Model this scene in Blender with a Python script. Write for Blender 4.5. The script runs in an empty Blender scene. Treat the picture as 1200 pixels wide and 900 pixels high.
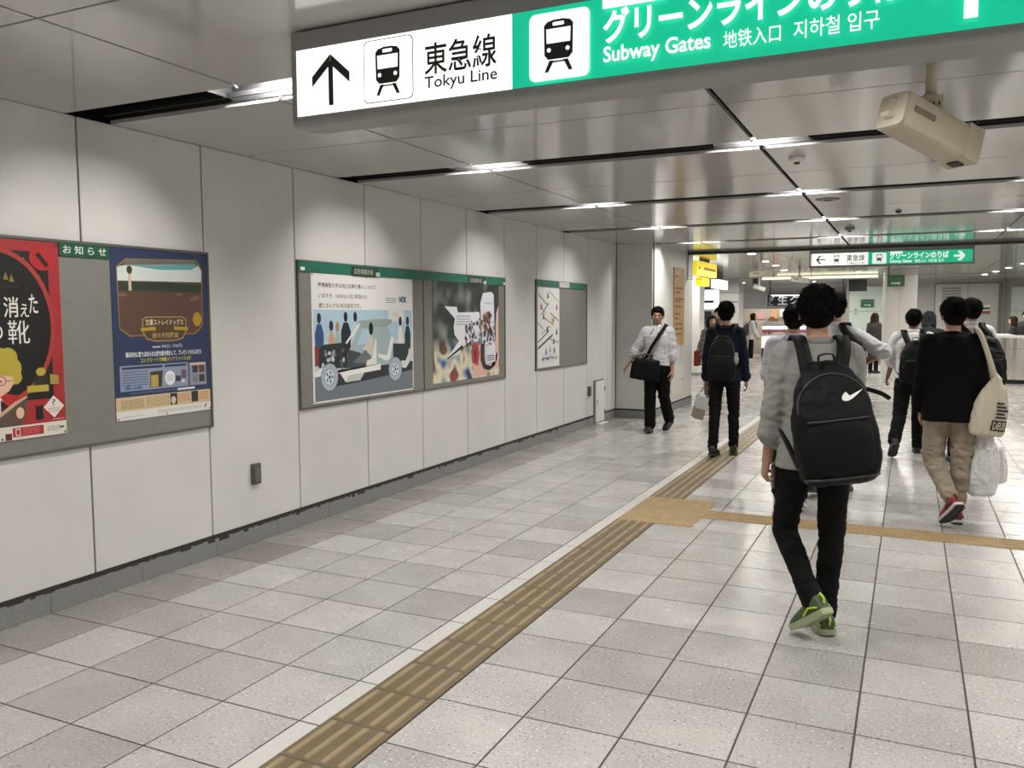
import bpy, bmesh, math, random
import numpy as np
from math import sin, cos, pi, radians, sqrt
from mathutils import Vector, Matrix, noise
from mathutils.bvhtree import BVHTree

SC = bpy.context.scene
COL = SC.collection
random.seed(7)

# ---------------------------------------------------------------- camera
CAM = Vector((3.736, -2.540, 1.589))
FPX = 987.52
YAW, PITCH, ROLL = radians(25.32), radians(4.629), radians(-0.215)
_f = Vector((-sin(YAW)*cos(PITCH), cos(YAW)*cos(PITCH), -sin(PITCH)))
_r0 = Vector((cos(YAW), sin(YAW), 0)); _u0 = _r0.cross(_f)
_r = _r0*cos(ROLL) + _u0*sin(ROLL); _u = -_r0*sin(ROLL) + _u0*cos(ROLL)
cd = bpy.data.cameras.new('camera'); cam = bpy.data.objects.new('camera', cd); COL.objects.link(cam)
cd.sensor_width = 36; cd.lens = FPX*36/1200; cd.clip_start = 0.05; cd.clip_end = 200
cam.matrix_world = Matrix(((_r.x, _u.x, -_f.x, CAM.x), (_r.y, _u.y, -_f.y, CAM.y), (_r.z, _u.z, -_f.z, CAM.z), (0, 0, 0, 1)))
SC.camera = cam

# ---------------------------------------------------------------- world, exposure, light levels
wd = bpy.data.worlds.new('world'); SC.world = wd; wd.use_nodes = True
wd.node_tree.nodes['Background'].inputs[0].default_value = (1, .98, .95, 1)
wd.node_tree.nodes['Background'].inputs[1].default_value = 0.02
SC.view_settings.view_transform = 'Standard'; SC.view_settings.look = 'None'
SC.view_settings.gamma = 1; SC.view_settings.use_curve_mapping = False
SC.view_settings.exposure = 0.0
SC.cycles.use_denoising = True
SC.cycles.max_bounces = 8; SC.cycles.diffuse_bounces = 4; SC.cycles.glossy_bounces = 4
SC.cycles.transparent_max_bounces = 12
LAMP = 285.0          # recessed channel lamps
DOWN = 640.0         # round downlights of the far concourse

# ---------------------------------------------------------------- pixel -> place
def ray(x, y): return _f + _r*((x-600)/FPX) - _u*((y-450)/FPX)
def onx(x, y, X): d = ray(x, y); return CAM + d*((X-CAM.x)/d.x)
def ony(x, y, Y): d = ray(x, y); return CAM + d*((Y-CAM.y)/d.y)
def onz(x, y, Z): d = ray(x, y); return CAM + d*((Z-CAM.z)/d.z)
def toPx(P):
    d = Vector(P)-CAM; z = d.dot(_f)
    return (600+FPX*d.dot(_r)/z, 450-FPX*d.dot(_u)/z, z)

# ---------------------------------------------------------------- materials
MATS = {}
def srgb(c):
    return tuple((x/12.92 if x <= .04045 else ((x+.055)/1.055)**2.4) for x in c)
def hexc(h): return srgb(tuple(int(h[i:i+2], 16)/255 for i in (0, 2, 4)))
def mat(name, col, rough=.5, metal=0, spec=.5, emit=0, ecol=None, bump=0, bscale=200, var=0, vscale=8, coat=0, trans=0, sheen=0, coords='Object'):
    if name in MATS: return MATS[name]
    m = bpy.data.materials.new(name); m.use_nodes = True; MATS[name] = m
    nt = m.node_tree; b = nt.nodes['Principled BSDF']
    if isinstance(col, str): col = hexc(col)
    b.inputs['Base Color'].default_value = (*col, 1); b.inputs['Roughness'].default_value = rough
    b.inputs['Metallic'].default_value = metal; b.inputs['Specular IOR Level'].default_value = spec
    b.inputs['Coat Weight'].default_value = coat; b.inputs['Transmission Weight'].default_value = trans
    b.inputs['Sheen Weight'].default_value = sheen
    if emit:
        b.inputs['Emission Color'].default_value = (*(ecol or col), 1); b.inputs['Emission Strength'].default_value = emit
        m.cycles.emission_sampling = 'FRONT' if emit > 20 else 'NONE'
    if bump or var:
        tc = nt.nodes.new('ShaderNodeTexCoord')
        if var:
            n = nt.nodes.new('ShaderNodeTexNoise'); n.inputs['Scale'].default_value = vscale; n.inputs['Detail'].default_value = 5
            nt.links.new(tc.outputs[coords], n.inputs['Vector'])
            mr = nt.nodes.new('ShaderNodeMapRange'); mr.inputs[1].default_value = .3; mr.inputs[2].default_value = .7
            mr.inputs[3].default_value = 1-var; mr.inputs[4].default_value = 1+var*.6
            nt.links.new(n.outputs['Fac'], mr.inputs[0])
            mx = nt.nodes.new('ShaderNodeMix'); mx.data_type = 'RGBA'; mx.blend_type = 'MULTIPLY'; mx.inputs['Factor'].default_value = 1
            mx.inputs['A'].default_value = (*col, 1)
            nt.links.new(mr.outputs[0], mx.inputs['B']); nt.links.new(mx.outputs['Result'], b.inputs['Base Color'])
        if bump:
            n2 = nt.nodes.new('ShaderNodeTexNoise'); n2.inputs['Scale'].default_value = bscale; n2.inputs['Detail'].default_value = 3
            nt.links.new(tc.outputs[coords], n2.inputs['Vector'])
            bp = nt.nodes.new('ShaderNodeBump'); bp.inputs['Strength'].default_value = bump; bp.inputs['Distance'].default_value = .01
            nt.links.new(n2.outputs['Fac'], bp.inputs['Height']); nt.links.new(bp.outputs[0], b.inputs['Normal'])
    return m
def flat(h, rough=.45): return mat('print_'+h, h, rough)

def mat_tile():
    m = bpy.data.materials.new('floor_stone'); m.use_nodes = True; nt = m.node_tree; b = nt.nodes['Principled BSDF']
    N = nt.nodes.new; Lk = nt.links.new
    g = N('ShaderNodeNewGeometry')
    # one tone per tile
    sp0 = N('ShaderNodeSeparateXYZ'); Lk(g.outputs['Position'], sp0.inputs[0])
    gt = N('ShaderNodeMath'); gt.operation = 'GREATER_THAN'; gt.inputs[1].default_value = 1.9; Lk(sp0.outputs[0], gt.inputs[0])
    ml = N('ShaderNodeMath'); ml.operation = 'MULTIPLY_ADD'; ml.inputs[1].default_value = .011; Lk(gt.outputs[0], ml.inputs[0]); Lk(sp0.outputs[0], ml.inputs[2])
    sep = N('ShaderNodeCombineXYZ'); Lk(ml.outputs[0], sep.inputs[0]); Lk(sp0.outputs[1], sep.inputs[1])
    sp1 = N('ShaderNodeSeparateXYZ'); Lk(sep.outputs[0], sp1.inputs[0]); sep = sp1
    def fl(sock, add):
        a = N('ShaderNodeMath'); a.operation = 'ADD'; a.inputs[1].default_value = add; Lk(sock, a.inputs[0])
        d = N('ShaderNodeMath'); d.operation = 'DIVIDE'; d.inputs[1].default_value = .4; Lk(a.outputs[0], d.inputs[0])
        f = N('ShaderNodeMath'); f.operation = 'FLOOR'; Lk(d.outputs[0], f.inputs[0]); return f.outputs[0]
    cx = N('ShaderNodeCombineXYZ'); Lk(fl(sep.outputs[0], 40.0), cx.inputs[0]); Lk(fl(sep.outputs[1], 40.0), cx.inputs[1])
    wn = N('ShaderNodeTexWhiteNoise'); wn.noise_dimensions = '3D'; Lk(cx.outputs[0], wn.inputs['Vector'])
    cr = N('ShaderNodeValToRGB'); Lk(wn.outputs['Value'], cr.inputs[0])
    e = cr.color_ramp.elements; e[0].position = 0; e[0].color = (.325, .314, .299, 1); e[1].position = 1; e[1].color = (.46, .449, .433, 1)
    k = e.new(.16); k.color = (.338, .327, .312, 1); k = e.new(.24); k.color = (.378, .368, .353, 1); k = e.new(.8); k.color = (.42, .409, .393, 1)
    # chips
    n1 = N('ShaderNodeTexNoise'); n1.inputs['Scale'].default_value = 80; n1.inputs['Detail'].default_value = 2; Lk(g.outputs['Position'], n1.inputs['Vector'])
    r1 = N('ShaderNodeValToRGB'); Lk(n1.outputs['Fac'], r1.inputs[0])
    e = r1.color_ramp.elements; e[0].position = .29; e[0].color = (.42, .40, .37, 1); e[1].position = .74; e[1].color = (2.0, 2.0, 1.97, 1)
    k = e.new(.385); k.color = (.97, .97, .97, 1); k = e.new(.63); k.color = (1.02, 1.02, 1.02, 1)
    m1 = N('ShaderNodeMix'); m1.data_type = 'RGBA'; m1.blend_type = 'MULTIPLY'; m1.inputs['Factor'].default_value = 1
    Lk(cr.outputs[0], m1.inputs['A']); Lk(r1.outputs[0], m1.inputs['B'])
    n2 = N('ShaderNodeTexNoise'); n2.inputs['Scale'].default_value = 3.0; n2.inputs['Detail'].default_value = 6; Lk(g.outputs['Position'], n2.inputs['Vector'])
    r2 = N('ShaderNodeMapRange'); r2.inputs[1].default_value = .3; r2.inputs[2].default_value = .7; r2.inputs[3].default_value = .9; r2.inputs[4].default_value = 1.06; Lk(n2.outputs['Fac'], r2.inputs[0])
    m2 = N('ShaderNodeMix'); m2.data_type = 'RGBA'; m2.blend_type = 'MULTIPLY'; m2.inputs['Factor'].default_value = 1
    Lk(m1.outputs['Result'], m2.inputs['A']); Lk(r2.outputs[0], m2.inputs['B']); lt = N('ShaderNodeMath'); lt.operation = 'LESS_THAN'; lt.inputs[1].default_value = -.002; Lk(sp0.outputs[0], lt.inputs[0])   # the darker row of tiles along the wall
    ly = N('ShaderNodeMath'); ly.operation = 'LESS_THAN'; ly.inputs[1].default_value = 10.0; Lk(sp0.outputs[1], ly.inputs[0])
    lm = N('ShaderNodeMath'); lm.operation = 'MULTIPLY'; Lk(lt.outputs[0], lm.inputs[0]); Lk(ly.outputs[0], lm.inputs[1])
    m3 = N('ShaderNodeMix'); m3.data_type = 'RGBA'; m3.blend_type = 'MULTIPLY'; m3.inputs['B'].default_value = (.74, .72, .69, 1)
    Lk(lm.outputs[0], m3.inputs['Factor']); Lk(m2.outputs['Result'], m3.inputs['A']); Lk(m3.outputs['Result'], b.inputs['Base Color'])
    rr = N('ShaderNodeMapRange'); rr.inputs[3].default_value = .17; rr.inputs[4].default_value = .36; Lk(n2.outputs['Fac'], rr.inputs[0]); Lk(rr.outputs[0], b.inputs['Roughness'])
    b.inputs['Specular IOR Level'].default_value = .55
    return m

M_TILE = mat_tile()
M_STRIP = mat('border_stone', (.52, .51, .485), .35, var=.06, vscale=30)
M_GROUT = mat('grout', (.055, .046, .038), .85)
M_TACT = mat('tactile_ochre', (.128, .096, .048), .5, var=.14, vscale=7)
M_TACT2 = mat('tactile_bar', (.275, .212, .118), .45, var=.12, vscale=9)
M_TACT3 = mat('tactile_dot_ochre', (.31, .215, .105), .5, var=.12, vscale=6)
M_WALL = mat('wall_panel_white', (.62, .61, .59), .42, var=.05, vscale=2.2, bump=.02, bscale=60)
M_JOINT = mat('joint_dark', (.15, .128, .105), .8)
M_CEIL = mat('ceiling_enamel', (.45, .44, .425), .11, spec=.9, var=.03, vscale=2)
M_BLACK = mat('matte_black', (.010, .010, .011), .55)
M_STEEL = mat('sign_casing', (.27, .27, .26), .42, metal=.2)
M_BASE = mat('granite_skirting', (.215, .22, .217), .5, var=.16, vscale=70)
M_GRIME = mat('grime', (.030, .026, .022), .9)
M_BOARD = mat('board_grey', (.205, .198, .178), .75, var=.06, vscale=12)
M_FRAME = mat('frame_grey', (.16, .155, .145), .4, metal=.6)
M_GREEN = mat('board_green', (.012, .135, .088), .4)
M_PAPER = mat('paper_white', (.74, .73, .71), .4)
M_LAMPW = mat('lamp_glow', (1, 1, 1), .5, emit=LAMP, ecol=(1, .965, .92))
M_DOWN = mat('downlight_glow', (1, 1, 1), .5, emit=DOWN, ecol=(1, .95, .87))
M_WHITEP = mat('white_enamel', (.72, .71, .69), .3)
M_BEIGE = mat('camera_beige', (.46, .41, .30), .45, var=.05, vscale=15)
M_SKIN = mat('skin', (.36, .195, .125), .5, bump=.03, bscale=220)
M_SKIN2 = mat('skin_pale', (.50, .30, .21), .5, bump=.03, bscale=220)
M_HAIR = mat('hair_black', (.006, .0055, .005), .7, spec=.06)
M_HAIRB = mat('hair_brown', (.030, .017, .012), .65, spec=.1)
M_BLKFAB = mat('black_fabric', (.0045, .0045, .005), .85, spec=.15, bump=.15, bscale=500)
M_BLKNYL = mat('black_nylon', (.0038, .004, .0048), .6, spec=.16, bump=.12, bscale=420)
M_DGREY = mat('dark_rubber', (.03, .03, .03), .6)

def mat_glass(name, tint, refl=.06):
    m = bpy.data.materials.new(name); m.use_nodes = True; nt = m.node_tree
    nt.nodes.remove(nt.nodes['Principled BSDF'])
    o = nt.nodes['Material Output']; t = nt.nodes.new('ShaderNodeBsdfTransparent'); g = nt.nodes.new('ShaderNodeBsdfGlossy'); x = nt.nodes.new('ShaderNodeMixShader'); fr = nt.nodes.new('ShaderNodeFresnel')
    fr.inputs[0].default_value = 1.45
    t.inputs[0].default_value = (*tint, 1); g.inputs['Roughness'].default_value = .02
    nt.links.new(fr.outputs[0], x.inputs[0]); nt.links.new(t.outputs[0], x.inputs[1]); nt.links.new(g.outputs[0], x.inputs[2]); nt.links.new(x.outputs[0], o.inputs[0])
    return m
M_GLASS = mat_glass('smoke_glass', (.93, .94, .92))

# ---------------------------------------------------------------- mesh helpers
def link(o, parent=None):
    COL.objects.link(o)
    if parent is not None: o.parent = parent
    return o
def tag(o, label=None, cat=None, group=None, kind=None):
    if label: o['label'] = label
    if cat: o['category'] = cat
    if group: o['group'] = group
    if kind: o['kind'] = kind
    return o
def empty(name, loc=(0, 0, 0), rz=0, label=None, cat=None, group=None, kind=None):
    o = bpy.data.objects.new(name, None); o.location = loc; o.rotation_euler = (0, 0, rz); o.empty_display_size = .1
    link(o); return tag(o, label, cat, group, kind)
def obj(name, bm, m, parent=None, smooth=False):
    me = bpy.data.meshes.new(name); bm.normal_update(); bm.to_mesh(me); bm.free()
    return objm(name, me, m, parent, smooth)
def objm(name, me, m, parent=None, smooth=False):
    for x in (m if isinstance(m, (list, tuple)) else [m]): me.materials.append(x)
    if smooth: me.shade_smooth()
    return link(bpy.data.objects.new(name, me), parent)
def BM(): return bmesh.new()
def box(bm, lo, hi, mi=0):
    x0, y0, z0 = lo; x1, y1, z1 = hi
    v = [bm.verts.new(p) for p in ((x0, y0, z0), (x1, y0, z0), (x1, y1, z0), (x0, y1, z0), (x0, y0, z1), (x1, y0, z1), (x1, y1, z1), (x0, y1, z1))]
    for f in ((0, 3, 2, 1), (4, 5, 6, 7), (0, 1, 5, 4), (1, 2, 6, 5), (2, 3, 7, 6), (3, 0, 4, 7)):
        bm.faces.new([v[i] for i in f]).material_index = mi
    return v
def bbox(lo, hi, bev=0, seg=2):
    bm = BM(); box(bm, lo, hi)
    if bev: bmesh.ops.bevel(bm, geom=bm.edges[:]+bm.verts[:], offset=bev, segments=seg, profile=.5, affect='EDGES')
    return bm
def boxo(name, lo, hi, m, parent=None, bev=0): return obj(name, bbox(lo, hi, bev), m, parent)
def poly(bm, pts, mi=0):
    f = bm.faces.new([bm.verts.new(p) for p in pts]); f.material_index = mi; return f
def frame_of(d):
    d = Vector(d).normalized(); a = Vector((0, 0, 1)) if abs(d.z) < .9 else Vector((1, 0, 0))
    u = d.cross(a).normalized(); return u, d.cross(u).normalized()
def rings(bm, R, cap=True, mi=0, closed=True):
    V = [[bm.verts.new(p) for p in r] for r in R]; n = len(V[0])
    for a, b in zip(V, V[1:]):
        for i in range(n if closed else n-1):
            f = bm.faces.new((a[i], a[(i+1) % n], b[(i+1) % n], b[i])); f.material_index = mi
    if cap:
        for r, rev in ((V[0], True), (V[-1], False)):
            f = bm.faces.new(list(reversed(r)) if rev else r); f.material_index = mi
    return V
def ell(c, u, v, n=16, e=2.0):
    out = []
    for i in range(n):
        t = 2*pi*i/n; a, b = cos(t), sin(t)
        out.append(Vector(c)+Vector(u)*(math.copysign(abs(a)**(2/e), a))+Vector(v)*(math.copysign(abs(b)**(2/e), b)))
    return out
def tube(bm, pts, r, n=8, mi=0):
    pts = [Vector(p) for p in pts]; R = []
    rr = r if isinstance(r, (list, tuple)) else [r]*len(pts)
    u0 = None
    for i, p in enumerate(pts):
        d = (pts[min(i+1, len(pts)-1)]-pts[max(i-1, 0)]).normalized()
        if u0 is None: u, v = frame_of(d)
        else:
            u = (u0-d*u0.dot(d)).normalized(); v = d.cross(u)
        u0 = u
        R.append(ell(p, u*rr[i], v*rr[i], n))
    rings(bm, R, mi=mi)
def cone(bm, a, b, ra, rb, n=14, flatten=None):
    a, b = Vector(a), Vector(b); d = (b-a).normalized(); u, v = frame_of(d)
    R = [ell(a-d*ra*.45, u*ra*.6, v*ra*.6, n), ell(a, u*ra, v*ra, n), ell(b, u*rb, v*rb, n), ell(b+d*rb*.45, u*rb*.6, v*rb*.6, n)]
    rings(bm, R)
def ball(bm, c, r, M=None, sub=2):
    """ellipsoid; r scalar or vec; M optional 3x3"""
    rv = Vector((r, r, r)) if not hasattr(r, '__len__') else Vector(r)
    mt = Matrix.Translation(Vector(c)) @ (M.to_4x4() if M is not None else Matrix()) @ Matrix.Diagonal((*rv, 1))
    bmesh.ops.create_icosphere(bm, subdivisions=sub, radius=1, matrix=mt)
def limb(bm, pts, rad):
    for i in range(len(pts)-1): cone(bm, pts[i], pts[i+1], rad[i], rad[i+1])
    for p, r in zip(pts, rad): ball(bm, p, r*.99, sub=2)
_tmp = []
def remesh(bm, vox, smooth=3, fac=.5):
    bmesh.ops.recalc_face_normals(bm, faces=bm.faces[:])
    me = bpy.data.meshes.new('tmp'); bm.to_mesh(me); bm.free()
    o = bpy.data.objects.new('tmp', me); COL.objects.link(o)
    md = o.modifiers.new('r', 'REMESH'); md.mode = 'VOXEL'; md.voxel_size = vox
    if smooth:
        s = o.modifiers.new('s', 'SMOOTH'); s.factor = fac; s.iterations = smooth
    dg = bpy.context.evaluated_depsgraph_get(); dg.update()
    out = bpy.data.meshes.new_from_object(o.evaluated_get(dg))
    bpy.data.objects.remove(o); bpy.data.meshes.remove(me)
    return out
def displace(me, fn):
    """fn(co, normal) -> signed offset"""
    n = len(me.vertices); co = np.empty(n*3, 'f'); me.vertices.foreach_get('co', co); co = co.reshape(-1, 3)
    nr = np.empty(n*3, 'f'); me.vertex_normals.foreach_get('vector', nr); nr = nr.reshape(-1, 3)
    for i in range(n):
        co[i] += nr[i]*fn(Vector(co[i]), nr[i])
    me.vertices.foreach_set('co', co.ravel()); me.update()

# ---------------------------------------------------------------- lettering
def text_mesh(body, bold=0):
    c = bpy.data.curves.new('t', 'FONT'); c.body = body; c.size = 1; c.offset = bold; c.resolution_u = 3
    o = bpy.data.objects.new('t', c); COL.objects.link(o)
    dg = bpy.context.evaluated_depsgraph_get(); dg.update()
    me = bpy.data.meshes.new_from_object(o.evaluated_get(dg)); bpy.data.objects.remove(o); bpy.data.curves.remove(c)
    return me
def text(name, body, center, right, up, w, h, m, parent, bold=0):
    """lettering of width w and height h centred on a point of a flat surface"""
    me = text_mesh(body, bold); n = len(me.vertices)
    co = np.empty(n*3, 'f'); me.vertices.foreach_get('co', co); co = co.reshape(-1, 3)
    lo, hi = co.min(0), co.max(0); s = (co-(lo+hi)/2)/np.maximum(hi-lo, 1e-6)
    if h is None: h = w*(hi-lo)[1]/(hi-lo)[0]
    R, U, C = np.array(right), np.array(up), np.array(center)
    P = C+s[:, :1]*w*R+s[:, 1:2]*h*U
    me.vertices.foreach_set('co', P.astype('f').ravel()); me.update()
    return objm(name, me, m, parent)

# ================================================================ THE SETTING
W = -0.41            # left wall face
H = 2.68             # ceiling height
XR, YB, YF, XL = 7.2, -5.0, 33.0, -6.0

# ---------------------------------------------------------------- floor
bm = BM(); poly(bm, [(XL, YB, -.002), (XR, YB, -.002), (XR, YF, -.002), (XL, YF, -.002)])
floor = tag(obj('floor', bm, M_GROUT), 'pale speckled stone tile floor of the station passage', 'floor', kind='structure')
def tile_bm(bm, w, d, cx=0, cy=0, gap=.008, ch=.001, z1=0.0, z0=-.01):
    a, b = w/2-gap/2, d/2-gap/2
    R = [[(cx+sx*x, cy+sy*y, z) for sx, sy in ((-1, -1), (1, -1), (1, 1), (-1, 1))] for x, y, z in ((a, b, z0), (a, b, z1-ch), (a-ch, b-ch, z1))]
    V = [[bm.verts.new(p) for p in r] for r in R]
    for p, q in zip(V, V[1:]):
        for i in range(4): bm.faces.new((p[i], p[(i+1) % 4], q[(i+1) % 4], q[i]))
    bm.faces.new(V[-1])
tmesh = {}
def tile_me(w, d, m):
    k = (round(w, 3), round(d, 3), m.name)
    if k not in tmesh:
        bm = BM(); tile_bm(bm, w, d); me = bpy.data.meshes.new('tile'); bm.normal_update(); bm.to_mesh(me); bm.free(); me.materials.append(m); tmesh[k] = me
    return tmesh[k]
cols = [(W, 0)]+[(.4*i, .4*i+.4) for i in range(4)]+[(2.0, 2.389)]+[(2.389+.4*i, 2.789+.4*i) for i in range(13)]
lcols = [(W-.4*(i+1), W-.4*i) for i in range(14)]
cand = []
for j in range(-12, 82):
    y0, y1 = .4*j, .4*j+.4
    for (x0, x1) in cols + (lcols if y0 > 12.3 else []):
        if y0 > 12.3 and False: continue
        pp = [toPx(p) for p in ((x0, y0, 0), (x1, y0, 0), (x1, y1, 0), (x0, y1, 0))]
        area = 0; c = toPx(((x0+x1)/2, (y0+y1)/2, 0))
        if min(p[2] for p in pp) > .3:
            poly2 = [(p[0], p[1]) for p in pp]
            ins = sum(0 <= p[0] <= 1200 and 0 <= p[1] <= 900 for p in poly2+[c[:2]])
            area = abs(sum(poly2[i][0]*poly2[(i+1) % 4][1]-poly2[(i+1) % 4][0]*poly2[i][1] for i in range(4)))/2*ins/5
        cand.append((area, x0, x1, y0, y1))
cand.sort(reverse=True)
for a, x0, x1, y0, y1 in cand[:298]:
    o = link(bpy.data.objects.new('tile', tile_me(x1-x0, y1-y0, M_TILE)), floor); o.location = ((x0+x1)/2, (y0+y1)/2, 0)
bm = BM()
for a, x0, x1, y0, y1 in cand[298:]: tile_bm(bm, x1-x0, y1-y0, (x0+x1)/2, (y0+y1)/2)
tag(obj('tile_field', bm, M_TILE, floor), kind='stuff')
for j in range(-6, 31):
    o = link(bpy.data.objects.new('border_tile', tile_me(.1, .4, M_STRIP)), floor); o.location = (1.65, .4*j+.2, 0)
# tactile guidance paving
def tact_bar_me():
    bm = BM(); tile_bm(bm, .3, .3, gap=.002, ch=.001, z1=.004)
    for i in range(4):
        x = -.1125+.075*i
        R = [[(x-w, -h, z), (x+w, -h, z), (x+w, h, z), (x-w, h, z)] for w, h, z in ((.0125, .138, .0038), (.009, .134, .0090))]
        V = rings(bm, R, cap=False, mi=1); f = bm.faces.new(V[-1]); f.material_index = 1
    me = bpy.data.meshes.new('tactile_tile'); bm.normal_update(); bm.to_mesh(me); bm.free(); me.materials.append(M_TACT); me.materials.append(M_TACT2); return me
def tact_dot_me():
    bm = BM(); tile_bm(bm, .3, .3, gap=.002, ch=.001, z1=.0045)
    for i in range(7):
        for j in range(7):
            c = (-.126+.042*i, -.126+.042*j)
            R = [[(c[0]+r*cos(t*pi/3), c[1]+r*sin(t*pi/3), z) for t in range(6)] for r, z in ((.012, .0044), (.007, .009))]
            V = rings(bm, R, cap=False); bm.faces.new(V[-1])
    me = bpy.data.meshes.new('tactile_dot_tile'); bm.normal_update(); bm.to_mesh(me); bm.free(); me.materials.append(M_TACT3); return me
TB, TD = tact_bar_me(), tact_dot_me()
y = 3.66-.15
while y > -2.2:
    o = link(bpy.data.objects.new('tactile_tile', TB), floor); o.location = (1.85, y, 0); y -= .3
y = 4.58+.15
while y < 20:
    o = link(bpy.data.objects.new('tactile_tile', TB), floor); o.location = (1.85, y, 0); y += .3
for i in range(2):
    for j in range(3):
        o = link(bpy.data.objects.new('tactile_dot_tile', TD), floor); o.location = (1.85+.3*i-(.01 if i else 0), 3.66+.15+.307*j, .001 if i else 0); o.scale = (1, 1.02, 1)
TB2 = TB.copy(); TB2.materials.clear(); TB2.materials.append(M_TACT3); TB2.materials.append(mat('tactile_bar_gold', (.46, .33, .15), .45, var=.1, vscale=9))
x = 2.29+.145
while x < 7.1:
    o = link(bpy.data.objects.new('tactile_tile', TB2), floor); o.location = (x, 4.11, .0006); o.rotation_euler = (0, 0, pi/2); o.scale = (.92, .975, 1); x += .2935

# ---------------------------------------------------------------- left wall
def panel_wall(name, axis, pos, spans, face, z0, z1, label, m=M_WALL, gap=.011, thick=.03):
    """wall of upright panels: axis 'x' -> plane x=pos facing +-x (face), spans along y"""
    bm = BM(); lo, hi = spans[0][0], spans[-1][1]; b = pos-face*thick
    if axis == 'x': box(bm, (min(b, b-face*.06), lo, z0), (max(b, b-face*.06), hi, z1))
    else: box(bm, (lo, min(b, b-face*.06), z0), (hi, max(b, b-face*.06), z1))
    w = tag(obj(name, bm, M_JOINT), label, 'wall', kind='structure')
    cache = {}
    for s0, s1 in spans:
        k = round(s1-s0, 3)
        if k not in cache:
            me = bpy.data.meshes.new('wall_panel'); bq = bbox((-.5*thick, -k/2+gap/2, z0), (.5*thick, k/2-gap/2, z1), .003, 1); bq.normal_update(); bq.to_mesh(me); bq.free(); me.materials.append(m); cache[k] = me
        o = link(bpy.data.objects.new('wall_panel', cache[k]), w)
        if axis == 'x': o.location = (pos-face*thick/2, (s0+s1)/2, 0)
        else: o.location = ((s0+s1)/2, pos-face*thick/2, 0); o.rotation_euler = (0, 0, pi/2)
    return w
sy = [.685+.892*i for i in range(-7, 11)]
sp = [(a, b) for a, b in zip(sy, sy[1:])]
sp = [s for s in sp if s[1] > YB]+[(sy[-1], 10.0)]
wall_left = panel_wall('wall_left', 'x', W, sp, 1, .142, H, 'long passage wall of off-white upright panels behind the notice boards')
XS = .17
wall_return = panel_wall('wall_return', 'y', 10.0, [(W, XS)], -1, .142, H, 'short off-white wall stepping out at the end of the passage')
wall_side = panel_wall('wall_corner', 'x', XS, [(10.031, 10.9), (10.9, 11.78), (11.78, 12.6)], 1, .142, H, 'off-white corner wall carrying the orange floor guide')
def skirting(name, axis, pos, a, b, face, label, step=.892, off=0):
    e = tag(empty(name, (0, 0, 0)), label, 'skirting', kind='structure')
    ts = [a]+[off+step*i for i in range(-40, 60) if a+.05 < off+step*i < b-.05]+[b]
    for t, t2 in zip(ts, ts[1:]):
        lo, hi = (pos-.05*face, pos+.008*face)
        if axis == 'x': boxo('skirting_stone', (min(lo, hi), t+.001, 0), (max(lo, hi), t2-.001, .118), M_BASE, e, .002)
        else: boxo('skirting_stone', (t+.001, min(lo, hi), 0), (t2-.001, max(lo, hi), .118), M_BASE, e, .002)
    bm = BM()
    lo, hi = pos-.03*face, pos+.005*face
    if axis == 'x': box(bm, (min(lo, hi), a, .116), (max(lo, hi), b, .1425))
    else: box(bm, (a, min(lo, hi), .116), (b, max(lo, hi), .1425))
    obj('sealant_line', bm, M_GRIME, e)
    return e
bl = skirting('baseboard_left', 'x', W, YB, 9.0, 1, 'grey granite skirting along the foot of the long panel wall', .6, .398)
skirting('baseboard_left_end', 'x', W, 9.4, 9.99, 1, 'short grey granite skirting between hatch and wall corner', .6)
skirting('baseboard_return', 'y', 10.0, W+.01, XS-.001, -1, 'grey granite skirting under the short return wall', .6)
skirting('baseboard_corner', 'x', XS, 10.0, 12.6, 1, 'grey granite skirting along the corner wall', .6)
# ragged grime above the skirting
bm = BM(); random.seed(3)
yy = -1.0
while yy < 9.0:
    w_ = random.uniform(.02, .10); h_ = random.choice([.003, .004, .006, .016])*random.uniform(.6, 1.4)
    box(bm, (W+.0078, yy, .1185-h_), (W+.0088, yy+w_, .1185)); yy += w_+random.uniform(.0, .05)
tag(obj('grime_edge', bm, M_GRIME, bl), kind='stuff')

# other enclosing walls
panel_wall('wall_right', 'x', XR, [(YB+.9*i, YB+.9*i+.9) for i in range(42)], -1, 0, H, 'off-white panel wall on the far side of the concourse')
panel_wall('wall_back', 'y', YB, [(W+.951*i, W+.951*i+.951) for i in range(8)], 1, 0, H, 'off-white panel wall closing the passage')
panel_wall('wall_block_rear', 'y', 12.6, [(XL+.88*i, XL+.88*i+.88) for i in range(7)], 1, 0, H, 'rear face of the corner wall block')
panel_wall('wall_far_left', 'x', XL, [(12.6+.9*i, 12.6+.9*i+.9) for i in range(23)], 1, 0, H, 'panel wall closing the concourse beyond the shop')

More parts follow.
